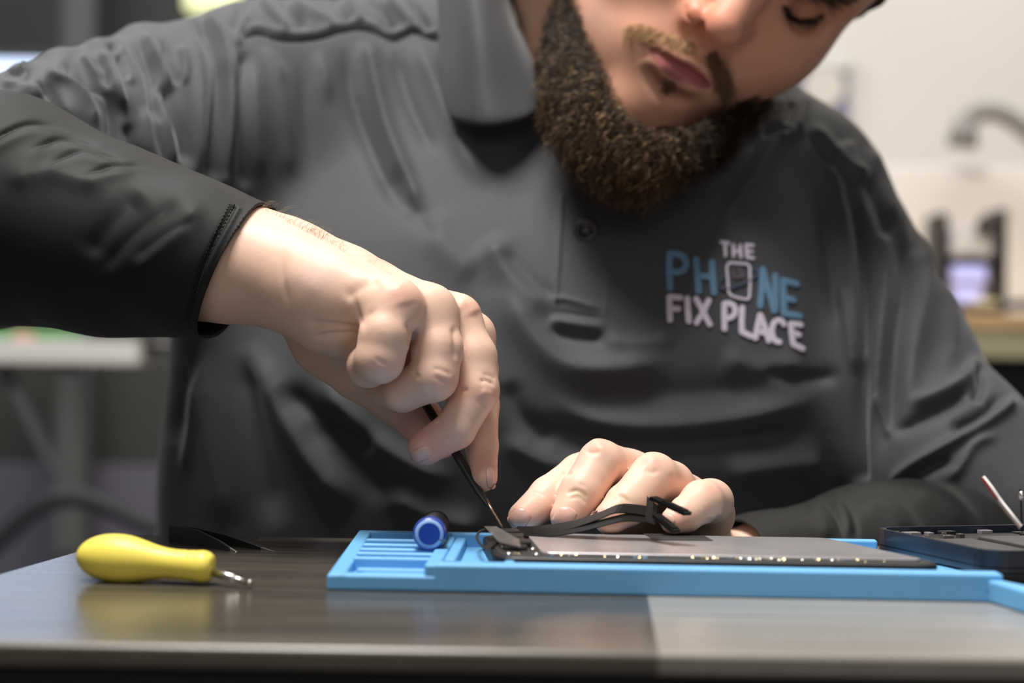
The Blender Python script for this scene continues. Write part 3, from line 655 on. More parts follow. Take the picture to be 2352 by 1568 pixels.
leaf('collar', [
 [(1010, -60, 925), (1080, -70, 905), (1150, -70, 912), (1165, -60, 935)],
 [(1008, 0, 920), (1085, 0, 894), (1152, 0, 908), (1172, 20, 935)],
 [(1014, 90, 910), (1095, 100, 884), (1170, 100, 896), (1205, 105, 918)],
 [(1022, 190, 898), (1105, 200, 878), (1195, 195, 888), (1232, 180, 902)],
 [(1038, 262, 890), (1115, 276, 874), (1195, 264, 880), (1242, 238, 892)],
 [(1044, 270, 892), (1115, 282, 877), (1198, 268, 883), (1244, 242, 895)]], 2.4)
leaf('collar', [
 [(1850, 220, 965), (1835, 290, 940), (1790, 350, 925)],
 [(1800, 230, 960), (1770, 320, 922), (1735, 400, 905)],
 [(1740, 260, 950), (1700, 350, 905), (1680, 425, 894)],
 [(1660, 300, 940), (1630, 370, 898), (1610, 436, 886)],
 [(1560, 330, 930), (1540, 390, 895), (1535, 425, 884)],
 [(1450, 360, 925), (1450, 400, 898), (1450, 420, 888)]], 2.4)
leaf('collar_band', [
 [(1150, -40, 960), (1300, 40, 1000), (1560, 200, 1010), (1830, 190, 985)],
 [(1165, 60, 945), (1300, 180, 985), (1560, 290, 990), (1800, 260, 968)],
 [(1200, 160, 925), (1320, 300, 950), (1520, 370, 950), (1760, 330, 935)],
 [(1240, 240, 908), (1340, 370, 915), (1500, 420, 905), (1700, 400, 905)]], 2.0)
# ----- black undershirt sleeves
def sleeve(name, pts, pts2, cut, strokes, lo, hi, th=1.2, extra=2.4, h=1.5):
    """open tube of cloth: outer surface kept behind the cuff plane, then given thickness"""
    cp, cn = cut
    def f(Q):
        d = chain(Q, pts, 8)-extra
        if pts2 is not None: d = smin(d, chain(Q, pts2, 8)-extra, 14)
        return d
    X, Q_ = surf(f, lo, hi, h)
    X = relax(X, Q_, 2); X, Q_ = subdiv(X, Q_); X = relax(X, Q_, 1)
    s_ = (X-cp)@cn; kf = (s_[Q_] < 0).any(1); Q_ = Q_[kf]
    used = np.unique(Q_); X[used] -= np.maximum(s_[used], 0)[:, None]*cn
    rim = np.abs((X-cp)@cn); 
    X = sculpt(X, Q_, strokes)
    E = np.concatenate([Q_[:, [0, 1]], Q_[:, [1, 2]], Q_[:, [2, 3]], Q_[:, [3, 0]]]); E.sort(axis=1); u, c_ = np.unique(E, axis=0, return_counts=True); be = u[c_ == 1]
    be = be[(np.abs((X[be]-cp)@cn) < 4).all(1)]; bv_ = np.unique(be)
    for _ in range(25):
        A = np.zeros_like(X); dg = np.zeros(len(X))
        np.add.at(A, be[:, 0], X[be[:, 1]]); np.add.at(A, be[:, 1], X[be[:, 0]]); np.add.at(dg, be.ravel(), 1)
        X[bv_] += .5*(A[bv_]/dg[bv_, None]-X[bv_])
    mp = -np.ones(len(X), int); mp[used] = np.arange(len(used)); X = X[used]; Q_ = mp[Q_]
    o = mk(name, X, Q_, M['black_fabric'], person)
    md = o.modifiers.new('thickness', 'SOLIDIFY'); md.thickness = th*.001; md.offset = -1
    return o, X, Q_
cutA = P(598, 470, 700); cutB = P(468, 745, 700); ax = cutB-cutA; n = np.cross(ax, np.array([0.06, 1, 0.0])); n /= np.linalg.norm(n)
if n[0] < 0: n = -n
armS = [pr(-420, 430, 775, 46), pr(0, 478, 742, 42), pr(250, 552, 722, 33), pr(430, 588, 706, 25.5), pr(560, 618, 702, 23.5)]
armS2 = [pr(-420, 430, 800, 42), pr(0, 482, 768, 38), pr(250, 552, 748, 31), pr(430, 588, 732, 26), pr(590, 628, 728, 24)]
sl, XS, QS = sleeve('undershirt_sleeve', armS, armS2, ((cutA+cutB)/2, n), [
 ([(-60, 345), (0, 310), (60, 284), (110, 285), (170, 305)], 6, -1.5, .35), ([(-60, 372), (0, 337), (60, 310), (115, 310), (180, 332)], 14, 1.0, .35), ([(60, 347), (130, 322), (180, 322), (240, 345)], 6, -1.4, .35), ([(60, 372), (130, 345), (185, 345), (245, 368)], 13, 1.0, .35),
 ([(90, 392), (170, 351), (230, 352), (300, 376)], 6, -1.4, .35), ([(95, 415), (170, 374), (235, 374), (310, 398)], 13, 1.0, .35), ([(170, 412), (250, 384), (310, 378), (365, 392)], 6, -1.2, .35), ([(180, 432), (260, 404), (320, 400)], 13, .9, .35),
 ([(330, 440), (250, 520), (200, 600)], 30, -2.0), ([(470, 460), (380, 560), (300, 640)], 26, 1.8), ([(420, 450), (300, 540), (220, 640)], 20, -1.6), ([(540, 470), (490, 560), (450, 650), (430, 740)], 5, -1.4, .02), ([(552, 474), (503, 560), (463, 650), (444, 740)], 5, .8, .02), ([(0, 420), (120, 400), (260, 440)], 26, 1.6), ([(300, 600), (380, 540), (460, 500)], 14, -1.0)],
 (-310, 650, 740), (0, 860, 935))
stm = MB(); bvS = BVHTree.FromPolygons([Vector(v) for v in XS], QS.tolist())
for off in (0, 11):
    seam = smooth_poly([(528+off, 468), (492+off, 540), (455+off, 630), (432+off, 710)], 60)
    for k in range(0, 59, 2):
        a = drape(*seam[k], .25, bvS); b = drape(*seam[k+1], .25, bvS); stm.tube([a, b], .22, 5)
for k in range(0, 0): stm.tube([drape(528+2-(0) + (seam[k][0]-539), seam[k][1], .2, bvS), drape(seam[k][0]-1, seam[k][1]+2, .2, bvS)], .2, 4)
stm.build('cuff_stitching', M['thread'], sl)
cp = P(1690, 1260, 780); cn = P(1690, 1260, 780)-P(1800, 1290, 800); cn /= np.linalg.norm(cn)
armL = [pr(1640, 1320, 778, 20), pr(1760, 1330, 795, 25), pr(2000, 1318, 830, 36.5), pr(2200, 1290, 862, 41), pr(2420, 1270, 890, 44)]
sleeve('undershirt_sleeve', armL, None, (cp, cn), [
 ([(1878, 1150), (1915, 1178), (1942, 1245)], 8, -1.4, .3), ([(1850, 1160), (1885, 1185), (1905, 1245)], 18, 1.2, .3), ([(1925, 1140), (1955, 1175), (1972, 1245)], 8, -1.2, .3), ([(1905, 1145), (1938, 1175), (1958, 1235)], 14, 1.2, .3),
 ([(1960, 1128), (2060, 1150), (2130, 1225)], 10, -1.5, .3), ([(1960, 1150), (2040, 1175), (2090, 1240)], 24, 1.4, .3), ([(2080, 1095), (2180, 1125), (2260, 1205)], 10, -1.5, .3), ([(2080, 1120), (2160, 1150), (2225, 1220)], 26, 1.5, .3), ([(2230, 1070), (2310, 1095), (2370, 1150)], 10, -1.6, .3), ([(2210, 1085), (2290, 1115), (2340, 1170)], 26, 1.5, .3)],
 (80, 740, 640), (330, 960, 830))
# ----- beard, moustache, soul patch, brow: strands grown from the skin
def strands(name, roots, nrm, length, flow, curl, rad, cols, seg=7, m=M['beard'], par=None, clump=2.0, up=.75):
    n = len(roots); roots = np.asarray(roots); nrm = np.asarray(nrm); L = np.asarray(length); flow = np.asarray(flow)
    ph = (np.sin(roots[:, :1]*.35+roots[:, 2:]*.22)+np.sin(roots[:, 2:]*.41-roots[:, :1]*.17+roots[:, 1:2]*.3))*2.6+RNG.normal(0, clump, (n, 1)); fq = RNG.uniform(.7, 1.6, (n, 1)); side = np.cross(nrm, flow); side /= np.linalg.norm(side, axis=1)[:, None]+1e-9
    other = np.cross(flow, side); jit = RNG.normal(0, 1, (n, 3))
    pts = []; p = roots.copy()
    for k in range(seg+1):
        t = k/seg
        pts.append(p.copy())
        a = ph+fq*6.28*t*curl[1]
        d = nrm*(up*(1-t)**1.5)+flow*(.35+.65*t)+jit*.16+curl[0]*(side*np.cos(a)+other*np.sin(a))
        d /= np.linalg.norm(d, axis=1)[:, None]; p = p+d*(L[:, None]/seg)
    pts = np.stack(pts, 1)
    T = np.gradient(pts, axis=1); T /= np.linalg.norm(T, axis=2)[:, :, None]+1e-9
    A = np.cross(T, nrm[:, None, :]+.01); A /= np.linalg.norm(A, axis=2)[:, :, None]+1e-9; B = np.cross(T, A)
    tt = np.linspace(0, 1, seg+1); rr = rad*(1-tt**2*.8)
    ring = [pts+rr[None, :, None]*(math.cos(w)*A+math.sin(w)*B) for w in (0, 2.094, 4.189)]
    V = np.stack(ring, 2).reshape(-1, 3)
    base = (np.arange(n)*(seg+1)*3)[:, None, None]+(np.arange(seg)*3)[None, :, None]; k3 = np.arange(3)[None, None, :]; k4 = (k3+1) % 3
    Q_ = np.stack([base+k3, base+k4, base+3+k4, base+3+k3], -1).reshape(-1, 4)
    C = np.repeat(np.asarray(cols), (seg+1)*3, axis=0)
    return mk(name, V, Q_, m, par or person, tint=C)
from functools import reduce
def inpoly(U, poly):
    poly = np.asarray(poly, float); x, y = U[:, 0], U[:, 1]; r = np.zeros(len(U), bool); j = len(poly)-1
    for i in range(len(poly)):
        a, b = poly[i], poly[j]; c = ((a[1] > y) != (b[1] > y)) & (x < (b[0]-a[0])*(y-a[1])/((b[1]-a[1]) or 1e-9)+a[0]); r ^= c; j = i
    return r
# beard mass: lumpy volume along the jaw
BM = [pr(1322, -40, 908, 5), pr(1306, 50, 900, 8), pr(1318, 140, 884, 14), pr(1352, 215, 866, 19), pr(1405, 275, 850, 19), pr(1465, 310, 842, 16)]
BM2 = [pr(1465, 312, 845, 15), pr(1540, 310, 862, 13), pr(1630, 285, 890, 10), pr(1740, 225, 912, 5)]
BM3 = [pr(1405, 285, 852, 18), pr(1432, 325, 847, 13), pr(1450, 362, 844, 5)]
def f_beard(Q):
    d = chain(Q, BM, 8); d = smin(d, chain(Q, BM2, 8), 10); d = smin(d, chain(Q, BM3, 6), 12)
    s = np.sin(Q[:, 0]*.55+np.sin(Q[:, 2]*.4)*2)*np.sin(Q[:, 2]*.5+np.sin(Q[:, 1]*.35)*2)*np.sin(Q[:, 1]*.5)
    return d+s*1.6
XM, QM = surf(f_beard, (-20, 800, 890), (190, 980, 1060), 1.6)
NM = normals(XM, QM); UMp = proj(XM)
def f_hair(Q):
    q = W2H(Q); d = ell(q, (0, -92, 80), (82, 98, 92)); lump = np.sin(q[:, 0]*.3)*np.sin(q[:, 1]*.25+1)*np.sin(q[:, 2]*.28)*1.5
    return smax(d+lump, 112-(q[:, 2]-q[:, 1]), 5)*HK
XF, QF = surf(f_hair, (0, 700, 960), (340, 1080, 1220), 2.4)
hair = mk('hair', XF, QF, M['beard_under'], person, tint=np.tile(np.array([.05, .032, .018]), (len(XF), 1)))
# keep the cheek and chin clear of the mass
face_clear = [(1318, -30), (1330, 60), (1372, 140), (1400, 215), (1440, 270), (1500, 302), (1590, 292), (1680, 252), (1760, 190), (1900, 80), (1900, -60), (1318, -60)]
UB, idx = UMp, None
keep = ~inpoly(UMp, face_clear)
fk = keep[QM].all(1); QMk = QM[fk]
colm = np.tile(np.array([.022, .014, .009]), (len(XM), 1))
beard = mk('beard', XM, QMk, M['beard_under'], person, tint=colm)
vis = keep & ((NM*(XM-np.array([0, 0, ZC]))).sum(1) < 60)
cand = np.where(vis)[0]
def strands_beard(n, Lr, curl, rad, out):
    ii = RNG.choice(cand, n); R_ = XM[ii]+RNG.normal(0, .8, (n, 3)); Nn = NM[ii]; u = UMp[ii]
    # hair direction: down the jaw, curling to the chin tip
    tgt = np.array([P(1470, 470, 840)])
    fl = tgt-R_; fl /= np.linalg.norm(fl, axis=1)[:, None]; fl = fl*.55+np.array([0, -.1, -.6])+RNG.normal(0, .25, (n, 3)); fl /= np.linalg.norm(fl, axis=1)[:, None]
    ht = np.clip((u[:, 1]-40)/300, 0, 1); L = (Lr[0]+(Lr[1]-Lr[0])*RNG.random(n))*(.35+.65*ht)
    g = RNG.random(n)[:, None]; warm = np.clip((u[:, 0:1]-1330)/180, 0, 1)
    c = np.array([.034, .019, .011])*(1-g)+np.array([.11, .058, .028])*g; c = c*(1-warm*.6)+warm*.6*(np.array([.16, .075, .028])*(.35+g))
    hl = RNG.random(n)[:, None] < (.22 if Lr[0] > 15 else .06); c = np.where(hl, np.array([.42, .28, .14]), c); c = c*np.clip((u[:, 1:2]+60)/260, .5, 1)*np.clip((1640-u[:, 0:1])/150, .25, 1)*(.95 if Lr[0] > 15 else .6)  # strands towards the right darkened to paint in the shadow under the chin
    o = strands('beard_strands', R_, Nn*out, L, fl, curl, rad, c, seg=11, par=beard, clump=.45, up=.6)
    o['kind'] = 'stuff'; return o
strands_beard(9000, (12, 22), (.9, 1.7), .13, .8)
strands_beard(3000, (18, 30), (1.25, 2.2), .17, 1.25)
# sparse sideburn, moustache halves, soul patch, eyebrow and lashes straight on the skin
def patch(name, poly, n, L, dirpx, rad, cA, cB, curl=(.25, .8), lift=.7, jitter=.2, bv=None):
    poly = np.asarray(poly, float); lo_, hi_ = poly.min(0), poly.max(0); R_, N_, F_, C_, Ls = [], [], [], [], []
    while len(R_) < n:
        q = lo_+RNG.random(2)*(hi_-lo_)
        if not inpoly(q[None], poly)[0]: continue
        h = hit(bv or bvH, *q)
        if h is None: n -= 1; continue
        dv = dirpx(q) if callable(dirpx) else dirpx
        e = P(q[0]+dv[0], q[1]+dv[1], h[0][1])-P(q[0], q[1], h[0][1]); e /= np.linalg.norm(e)
        e = e-h[1]*(e@h[1])+RNG.normal(0, jitter, 3); e /= np.linalg.norm(e)
        R_.append(h[0]-h[1]*.3); N_.append(h[1]*lift); F_.append(e); g = RNG.random(); C_.append(np.array(cA)*(1-g)+np.array(cB)*g); Ls.append(L*(.6+.8*RNG.random()))
    if not R_: return
    return strands(name, R_, N_, Ls, F_, curl, rad, C_, seg=6)
patch('moustache', [(1436, 70), (1446, 55), (1478, 52), (1520, 66), (1560, 82), (1594, 98), (1604, 112), (1582, 116), (1548, 108), (1512, 97), (1478, 84), (1452, 82)], 620, 5.5, (-.45, .85), .13, (.30, .17, .08), (.80, .52, .27), lift=.5, jitter=.38)
patch('moustache', [(1618, 118), (1645, 116), (1662, 138), (1680, 175), (1688, 215), (1670, 235), (1655, 222), (1645, 190), (1632, 160), (1618, 136)], 620, 6.5, (.30, .9), .12, (.10, .05, .025), (.36, .21, .11), lift=.45, jitter=.38)
patch('soul_patch', [(1515, 188), (1530, 180), (1552, 188), (1550, 206), (1530, 212), (1518, 204)], 120, 4.0, (-.3, 1), .12, (.14, .08, .04), (.30, .18, .10))
patch('beard_stubble', [(1262, -20), (1330, -20), (1345, 60), (1385, 130), (1412, 200), (1450, 262), (1500, 290), (1500, 310), (1380, 260), (1310, 170), (1268, 90)], 2200, 4.5, (-.2, 1), .11, (.12, .07, .035), (.45, .30, .17), curl=(.6, 1.0), lift=.8, jitter=.5)
patch('beard_stubble', [(1500, 290), (1600, 285), (1690, 248), (1740, 215), (1750, 225), (1700, 270), (1600, 315), (1500, 320)], 1600, 6, (-.4, 1), .12, (.05, .028, .012), (.20, .11, .05), curl=(.5, 1.0), lift=.7, jitter=.4)
patch('eyelashes', [(1797, 12), (1806, 30), (1830, 50), (1864, 50), (1892, 34), (1890, 28), (1860, 42), (1832, 42), (1812, 26), (1803, 8)], 260, 5, (.1, 1), .13, (.02, .012, .008), (.06, .035, .02), lift=.5)
patch('eyebrow', [(1780, -47), (1860, -24), (1950, -16), (1950, -2), (1920, 0), (1850, -8), (1780, -26)], 600, 8, (1, .2), .16, (.06, .04, .025), (.16, .11, .06))
patch('arm_hair', [(596, 474), (650, 500), (720, 532), (800, 580), (860, 606), (860, 609), (790, 578), (700, 533), (640, 500), (596, 480)], 110, 7, (1, -.12), .04, (.16, .11, .07), (.36, .28, .17), curl=(.6, 1.0), lift=1.4, jitter=.45, bv=bvR)
def loose(name, pts, r, m):
    mb = MB(); mb.tube([P(*q) for q in smooth_poly(pts, 20)], r, 5); return mb.build(name, m, person, smooth=True)
loose('loose_hair', [(1835, 100, 965), (1846, 130, 968), (1842, 170, 970), (1836, 215, 968)], .25, M['beard_under'])
# ================================================================= TABLE
def table():
    # front edge z, plan outline (mm)
    yF, yB = 486.0, 753.0
    xl = lambda y: -151.6-(753-y)*.148
    bm = bmesh.new(); out = []
    poly = [(xl(yF), yF), (640, yF-1), (640, yB), (xl(yB), yB)]
    mb = MB(); mb.prism(poly, ZT-6.4, ZT)
    t = empty('workbench', (100, 620, 0), 'dark wood-effect workbench with a glossy top in the foreground', 'table')
    m = bpy.data.materials.new('worktop_laminate'); m.use_nodes = True; nt = m.node_tree; b = nt.nodes['Principled BSDF']; L = nt.links.new; N = nt.nodes.new
    tc = N('ShaderNodeTexCoord'); mp = N('ShaderNodeMapping'); mp.inputs['Scale'].default_value = (4, 60, 1); L(tc.outputs['Object'], mp.inputs['Vector'])
    n1 = N('ShaderNodeTexNoise'); n1.inputs['Scale'].default_value = 3; n1.inputs['Detail'].default_value = 8; n1.inputs['Roughness'].default_value = .7; L(mp.outputs[0], n1.inputs['Vector'])
    cr = N('ShaderNodeValToRGB'); cr.color_ramp.elements[0].position = .3; cr.color_ramp.elements[0].color = (.030, .026, .020, 1); cr.color_ramp.elements[1].position = .75; cr.color_ramp.elements[1].color = (.105, .09, .07, 1); L(n1.outputs['Fac'], cr.inputs[0])
    sx = N('ShaderNodeSeparateXYZ'); L(tc.outputs['Object'], sx.inputs[0])
    def step(sock, th, gt=True):
        q = N('ShaderNodeMath'); q.operation = 'GREATER_THAN' if gt else 'LESS_THAN'; L(sock, q.inputs[0]); q.inputs[1].default_value = th; return q.outputs[0]
    def mul(a, c_):
        q = N('ShaderNodeMath'); q.operation = 'MULTIPLY'; L(a, q.inputs[0]); L(c_, q.inputs[1]); return q.outputs[0]
    # a paler plank on the right of the front row, and a paler strip along the back
    kk = N('ShaderNodeMath'); kk.operation = 'MULTIPLY_ADD'; L(sx.outputs[1], kk.inputs[0]); kk.inputs[1].default_value = -.045; L(sx.outputs[0], kk.inputs[2])
    right = mul(step(kk.outputs[0], .0174), step(sx.outputs[1], .600, False)); back = mul(step(sx.outputs[1], .738), step(sx.outputs[0], -.100))
    c2 = N('ShaderNodeValToRGB'); c2.color_ramp.elements[0].position = .3; c2.color_ramp.elements[0].color = (.22, .205, .18, 1); c2.color_ramp.elements[1].position = .75; c2.color_ramp.elements[1].color = (.34, .315, .28, 1); L(n1.outputs['Fac'], c2.inputs[0])
    c3 = N('ShaderNodeValToRGB'); c3.color_ramp.elements[0].color = (.12, .10, .075, 1); c3.color_ramp.elements[1].color = (.26, .22, .17, 1); L(n1.outputs['Fac'], c3.inputs[0])
    x1 = N('ShaderNodeMix'); x1.data_type = 'RGBA'; L(right, x1.inputs[0]); L(cr.outputs[0], x1.inputs[6]); L(c2.outputs[0], x1.inputs[7])
    x2 = N('ShaderNodeMix'); x2.data_type = 'RGBA'; L(back, x2.inputs[0]); L(x1.outputs[2], x2.inputs[6]); L(c3.outputs[0], x2.inputs[7])
    wr = N('ShaderNodeMapRange'); wr.inputs['From Min'].default_value = .515; wr.inputs['From Max'].default_value = .492; wr.inputs['To Max'].default_value = .24; L(sx.outputs[1], wr.inputs['Value'])
    x3 = N('ShaderNodeMix'); x3.data_type = 'RGBA'; L(wr.outputs[0], x3.inputs[0]); L(x2.outputs[2], x3.inputs[6]); x3.inputs[7].default_value = (.24, .21, .165, 1)
    L(x3.outputs[2], b.inputs['Base Color']); b.inputs['Specular IOR Level'].default_value = .5
    rr = N('ShaderNodeMapRange'); rr.inputs['To Min'].default_value = .16; rr.inputs['To Max'].default_value = .30; L(n1.outputs['Fac'], rr.inputs['Value']); L(rr.outputs[0], b.inputs['Roughness'])
    bp = N('ShaderNodeBump'); bp.inputs['Strength'].default_value = .06; bp.inputs['Distance'].default_value = .0003; L(n1.outputs['Fac'], bp.inputs['Height']); L(bp.outputs[0], b.inputs['Normal'])
    M['top'] = m
    mb.build('tabletop', m, t, bev=1.6)
    e = MB(); e.box((220, yF+60, ZT-11.2), (780, 100, 9.4)); e.build('edge_trim', M['black_plastic'], t, bev=1)
    a = MB(); a.box((220, yF+50, ZT-58), (780, 16, 84)); a.build('apron', M['black_plastic'], t, bev=1)
    for x, y in ((-150, 540), (-130, 720), (600, 540), (600, 720)):
        g = MB(); g.box((x, y, 371), (40, 40, 738)); g.build('leg', M['black_plastic'], t, bev=2)
table()
# ================================================================= SILICONE MAT
O = P(750, 1361.3-6.3, 596); TA = math.radians(-1.6)
TU = np.array([math.cos(TA), math.sin(TA)]); TV = np.array([-math.sin(TA), math.cos(TA)])
def txy(u, v): return np.array([O[0], O[1]])+TU*u+TV*v
def tbox(mb, u0, u1, v0, v1, z0, z1, mi=0, bev=0):
    c = txy((u0+u1)/2, (v0+v1)/2); mb.box((c[0], c[1], ZT+(z0+z1)/2), (u1-u0, v1-v0, z1-z0), rotz(TA), bev, mi)
mt = MB(); W_ = 214.0; D_ = 92.0
tbox(mt, 1.5, W_-1, 1.5, D_-1, 0, 3.0)                        # floor
tbox(mt, 34, W_, 0, 9.5, 0, 8.9)                         # high front wall
tbox(mt, 3, 35, 0.05, 7, 0, 5.1)                           # low front left lip
tbox(mt, 8, 34, 12, 16, 2, 5.6)
tbox(mt, 10, 34.5, 8, 22, 2.8, 4.6)
tbox(mt, 31, 36, 0.4, D_-1, 2.4, 8.7)
tbox(mt, 34, 189, D_-5, D_, 2, 10); tbox(mt, 187, W_, D_-5, D_, 2, 5.0); tbox(mt, 3, 36, D_-4, D_, 2, 10)
tbox(mt, W_-6, W_, 0, D_, 2, 5.0)
for v in (28, 38, 47, 57, 68): tbox(mt, 5, 33, v, v+3.2, 2.5, 6.2+v*.045)
tbox(mt, 36, 62, 14, 17, 2.5, 7.6); tbox(mt, 56, 59.5, 6, 16, 2.5, 8.8); tbox(mt, 36, 40, 20, D_-2, 2.5, 8.4)
tbox(mt, 36, W_-5, 18, D_-4, 2.5, 5.0)                  # recess floor under the screen
# left rim rising to the back
a0, a1, a2, a3 = txy(0, 0), txy(6, 0), txy(5, D_), txy(0, D_)
V = [(*a0, ZT), (*a1, ZT), (*a2, ZT), (*a3, ZT), (*a0, ZT+5), (*a1, ZT+5.3), (*a2, ZT+10), (*a3, ZT+10)]
mt.add(V, [[0, 3, 2, 1], [4, 5, 6, 7], [0, 1, 5, 4], [1, 2, 6, 5], [2, 3, 7, 6], [3, 0, 4, 7]])
# flared pull tab at the right end
b0 = txy(W_-4, 0); mt.prism([tuple(txy(W_-6, 6)), tuple(txy(W_-2, 6)), tuple(txy(W_+9, -22)), tuple(txy(W_+1, -26)), tuple(txy(W_-3, -8))][::-1], ZT, ZT+7)
silmat = mt.build('repair_mat', M['silicone'], None, bev=.9)
tag(silmat, 'sky-blue silicone repair mat with ribbed compartments on the workbench', 'repair mat')
# ================================================================= OPENED SCREEN ASSEMBLY (face down)
scr = empty('phone_screen', PZ(1650, 1250, 5), 'detached phone screen lying face down on the blue mat, silvery backplate up, under the fingers', 'phone screen')
A = P(1102, 1215, 672); Bc = P(1142, 1272, 599); Cc = P(2140, 1291, 593); Dd = P(1935, 1226, 672)
def rr_poly(pts, r, n=6):
    out = []
    m = len(pts)
    for i in range(m):
        p = np.array(pts[i][:2]); a = np.array(pts[i-1][:2])-p; b = np.array(pts[(i+1) % m][:2])-p; a /= np.linalg.norm(a); b /= np.linalg.norm(b)
        for k in range(n+1):
            t = k/n; q = p+a*r*(1-t)**2+b*r*t**2; out.append(tuple(q))
    return out
quad = [Bc[:2], Cc[:2]+np.array([3, 0]), np.array([Cc[0]+1, 668]), np.array([A[0], 670])]
quad = [np.array([-5, 610.5]), np.array([142, 607.]), np.array([120, 678.]), np.array([-10, 679.5])]
g = MB(); g.prism(rr_poly(quad, 9), ZT+5.1, ZT+9.7); g.build('screen_glass', M['black_plastic'], scr, bev=.8)
def inset(q, l, r, f, b): return [q[0]+np.array([l, f]), q[1]+np.array([-r, f]), q[2]+np.array([-r, -b]), q[3]+np.array([l, -b])]
g = MB(); pq = inset(quad, 16, 6, 5.0, 2.0); g.prism(rr_poly(pq, 4), ZT+9.6, ZT+10.9); g.build('backplate', M['plate'], scr, bev=.35)
g = MB(); g.prism(rr_poly(inset(quad, 2, 1.5, 1, 1), 8), ZT+9.4, ZT+10.0); g.build('bezel_frame', M['tape'], scr, bev=.3)
rs = random.Random(3)
for i in range(64):            # little contacts and clips along the near edge and the left end
    x = rs.uniform(2, 126) if i < 54 else rs.uniform(-6, 4); y = rs.uniform(611.2, 614.8) if i < 54 else rs.uniform(614, 672)
    if 12 < i < 30: x = rs.uniform(75, 92)
    s = rs.uniform(.5, 1.3); k = MB(); (k.box((x, y-.02*x, ZT+10.2), (s*rs.uniform(.8, 2), s, rs.uniform(.5, 1.0)), rotz(rs.uniform(0, 1)), .12) if i % 2 else k.lathe((x, y-.02*x, ZT+9.8), (0, .2, 1), [(0, s*.7), (s*.35, s*.66), (s*.6, s*.45), (s*.72, s*.1)], 12)); k.build('contact_clip', M['silver'] if rs.random() < .5 else M['gold'], scr)
for k_, (x, y) in enumerate(((0, 613), (8, 628), (9, 612.5))):
    k = MB(); k.lathe((x, y, ZT+9.9), (0, 0.2, 1), [(0, 1.0), (.7, .9), (1.0, .5), (1.1, 0)], 14); k.build('screw', M['silver'], scr, smooth=True)
# connector block at the left end
g = MB()
for (x, y, sx, sy, sz, z) in ((-1, 660, 9, 9, 3.2, 12.2), (1, 648, 8, 12, 2.6, 12), (3, 634, 7, 14, 2.2, 11.9), (2, 622, 8, 8, 1.6, 11.6), (-5, 640, 3, 42, 1.2, 11.3)):
    g.box((x, y+9, ZT+z-1), (sx, sy, sz), rotz(rs.uniform(-.25, .25)), .5)
g.build('connector_block', M['black_plastic'], scr)
g = MB(); g.tube([P(*q) for q in smooth_poly([(1112, 1216, 676), (1100, 1222, 670), (1096, 1236, 655), (1108, 1254, 632), (1130, 1268, 615)], 30)], .5, 6); g.build('adhesive_edge', M['tape'], scr)
g = MB(); V = [P(1112, 1208, 668), P(1140, 1208, 668), P(1192, 1238, 640), P(1196, 1258, 618), P(1146, 1244, 632)]; V = [v*np.array([1, 1, 0])+np.array([0, 0, max(v[2], ZT+12.3)]) for v in V]
g.add(V+[v-np.array([0, 0, .15]) for v in V], [[0, 1, 2, 3, 4], [9, 8, 7, 6, 5]]+[[i, (i+1) % 5, 5+(i+1) % 5, 5+i] for i in range(5)]); g.build('clear_film', M['clear'], scr)
# black tape rectangle
q4 = [PZ(1503, 1240, 11.05), PZ(1638, 1241, 11.05), PZ(1612, 1227, 11.05), PZ(1478, 1225, 11.05)]
g = MB(); g.prism([(v[0], v[1]) for v in q4], ZT+10.85, ZT+11.1); g.build('black_tape', M['tape'], scr)
# flex cable: two stacked ribbons arching to a folded connector
def strip(mb, path, half, thick=.35, mi=0):
    """path: (px,py,d) smooth; half: half width vector in mm (world)"""
    c = [P(*q) for q in smooth_poly(path, 30)]; half = np.asarray(half, float); V = []
    for i, p in enumerate(c):
        h = half[i*(len(half)-1)//(len(c)-1)] if half.ndim == 2 else half
        t = c[min(i+1, 29)]-c[max(i-1, 0)]; nn = np.cross(t, h); nn /= np.linalg.norm(nn)
        V += [p-h+nn*thick/2, p+h+nn*thick/2, p+h-nn*thick/2, p-h-nn*thick/2]
    Fs = [[0, 3, 2, 1], [116, 117, 118, 119]]
    for i in range(29):
        for k in range(4): Fs.append([i*4+k, i*4+(k+1) % 4, i*4+4+(k+1) % 4, i*4+4+k])
    mb.add(V, Fs, mi)
g = MB()
strip(g, [(1182, 1219, 673), (1230, 1218, 671), (1310, 1206, 667), (1375, 1185, 664), (1420, 1168, 662), (1470, 1171, 661), (1500, 1178, 661)], (1.0, 3.0, 1.3))
strip(g, [(1182, 1222, 671), (1260, 1224, 666), (1340, 1212, 661), (1400, 1196, 658), (1440, 1188, 657), (1480, 1190, 657), (1505, 1194, 657)], (.8, 2.6, 1.1))
g.build('flex_cable', M['flex'], scr)
g = MB(); g.add([P(1486, 1138, 656), P(1510, 1160, 650), P(1504, 1205, 648), P(1482, 1196, 654)]+[P(1486, 1138, 657.2), P(1510, 1160, 651.2), P(1504, 1205, 649.2), P(1482, 1196, 655.2)], [[0, 1, 2, 3], [7, 6, 5, 4], [0, 4, 5, 1], [1, 5, 6, 2], [2, 6, 7, 3], [3, 7, 4, 0]]); g.build('flex_fold', M['tape'], scr)
for pts in ([(1500, 1143, 652), (1580, 1180, 640)], [(1508, 1183, 650), (1553, 1220, 641)]):
    g = MB(); a, b = P(*pts[0]), P(*pts[1]); d = b-a; L_ = np.linalg.norm(d); d /= L_; s = np.cross(d, [0, 0, 1.]); s /= np.linalg.norm(s); u = np.cross(s, d)
    R_ = np.stack([d, s, u], 1); g.box((a+b)/2, (L_, 4.0, 1.3), R_, .25); g.box((a+b)/2+u*.8+d*L_*.12, (L_*.62, 2.8, .5), R_, .1); g.build('flex_connector', M['flex'], scr)
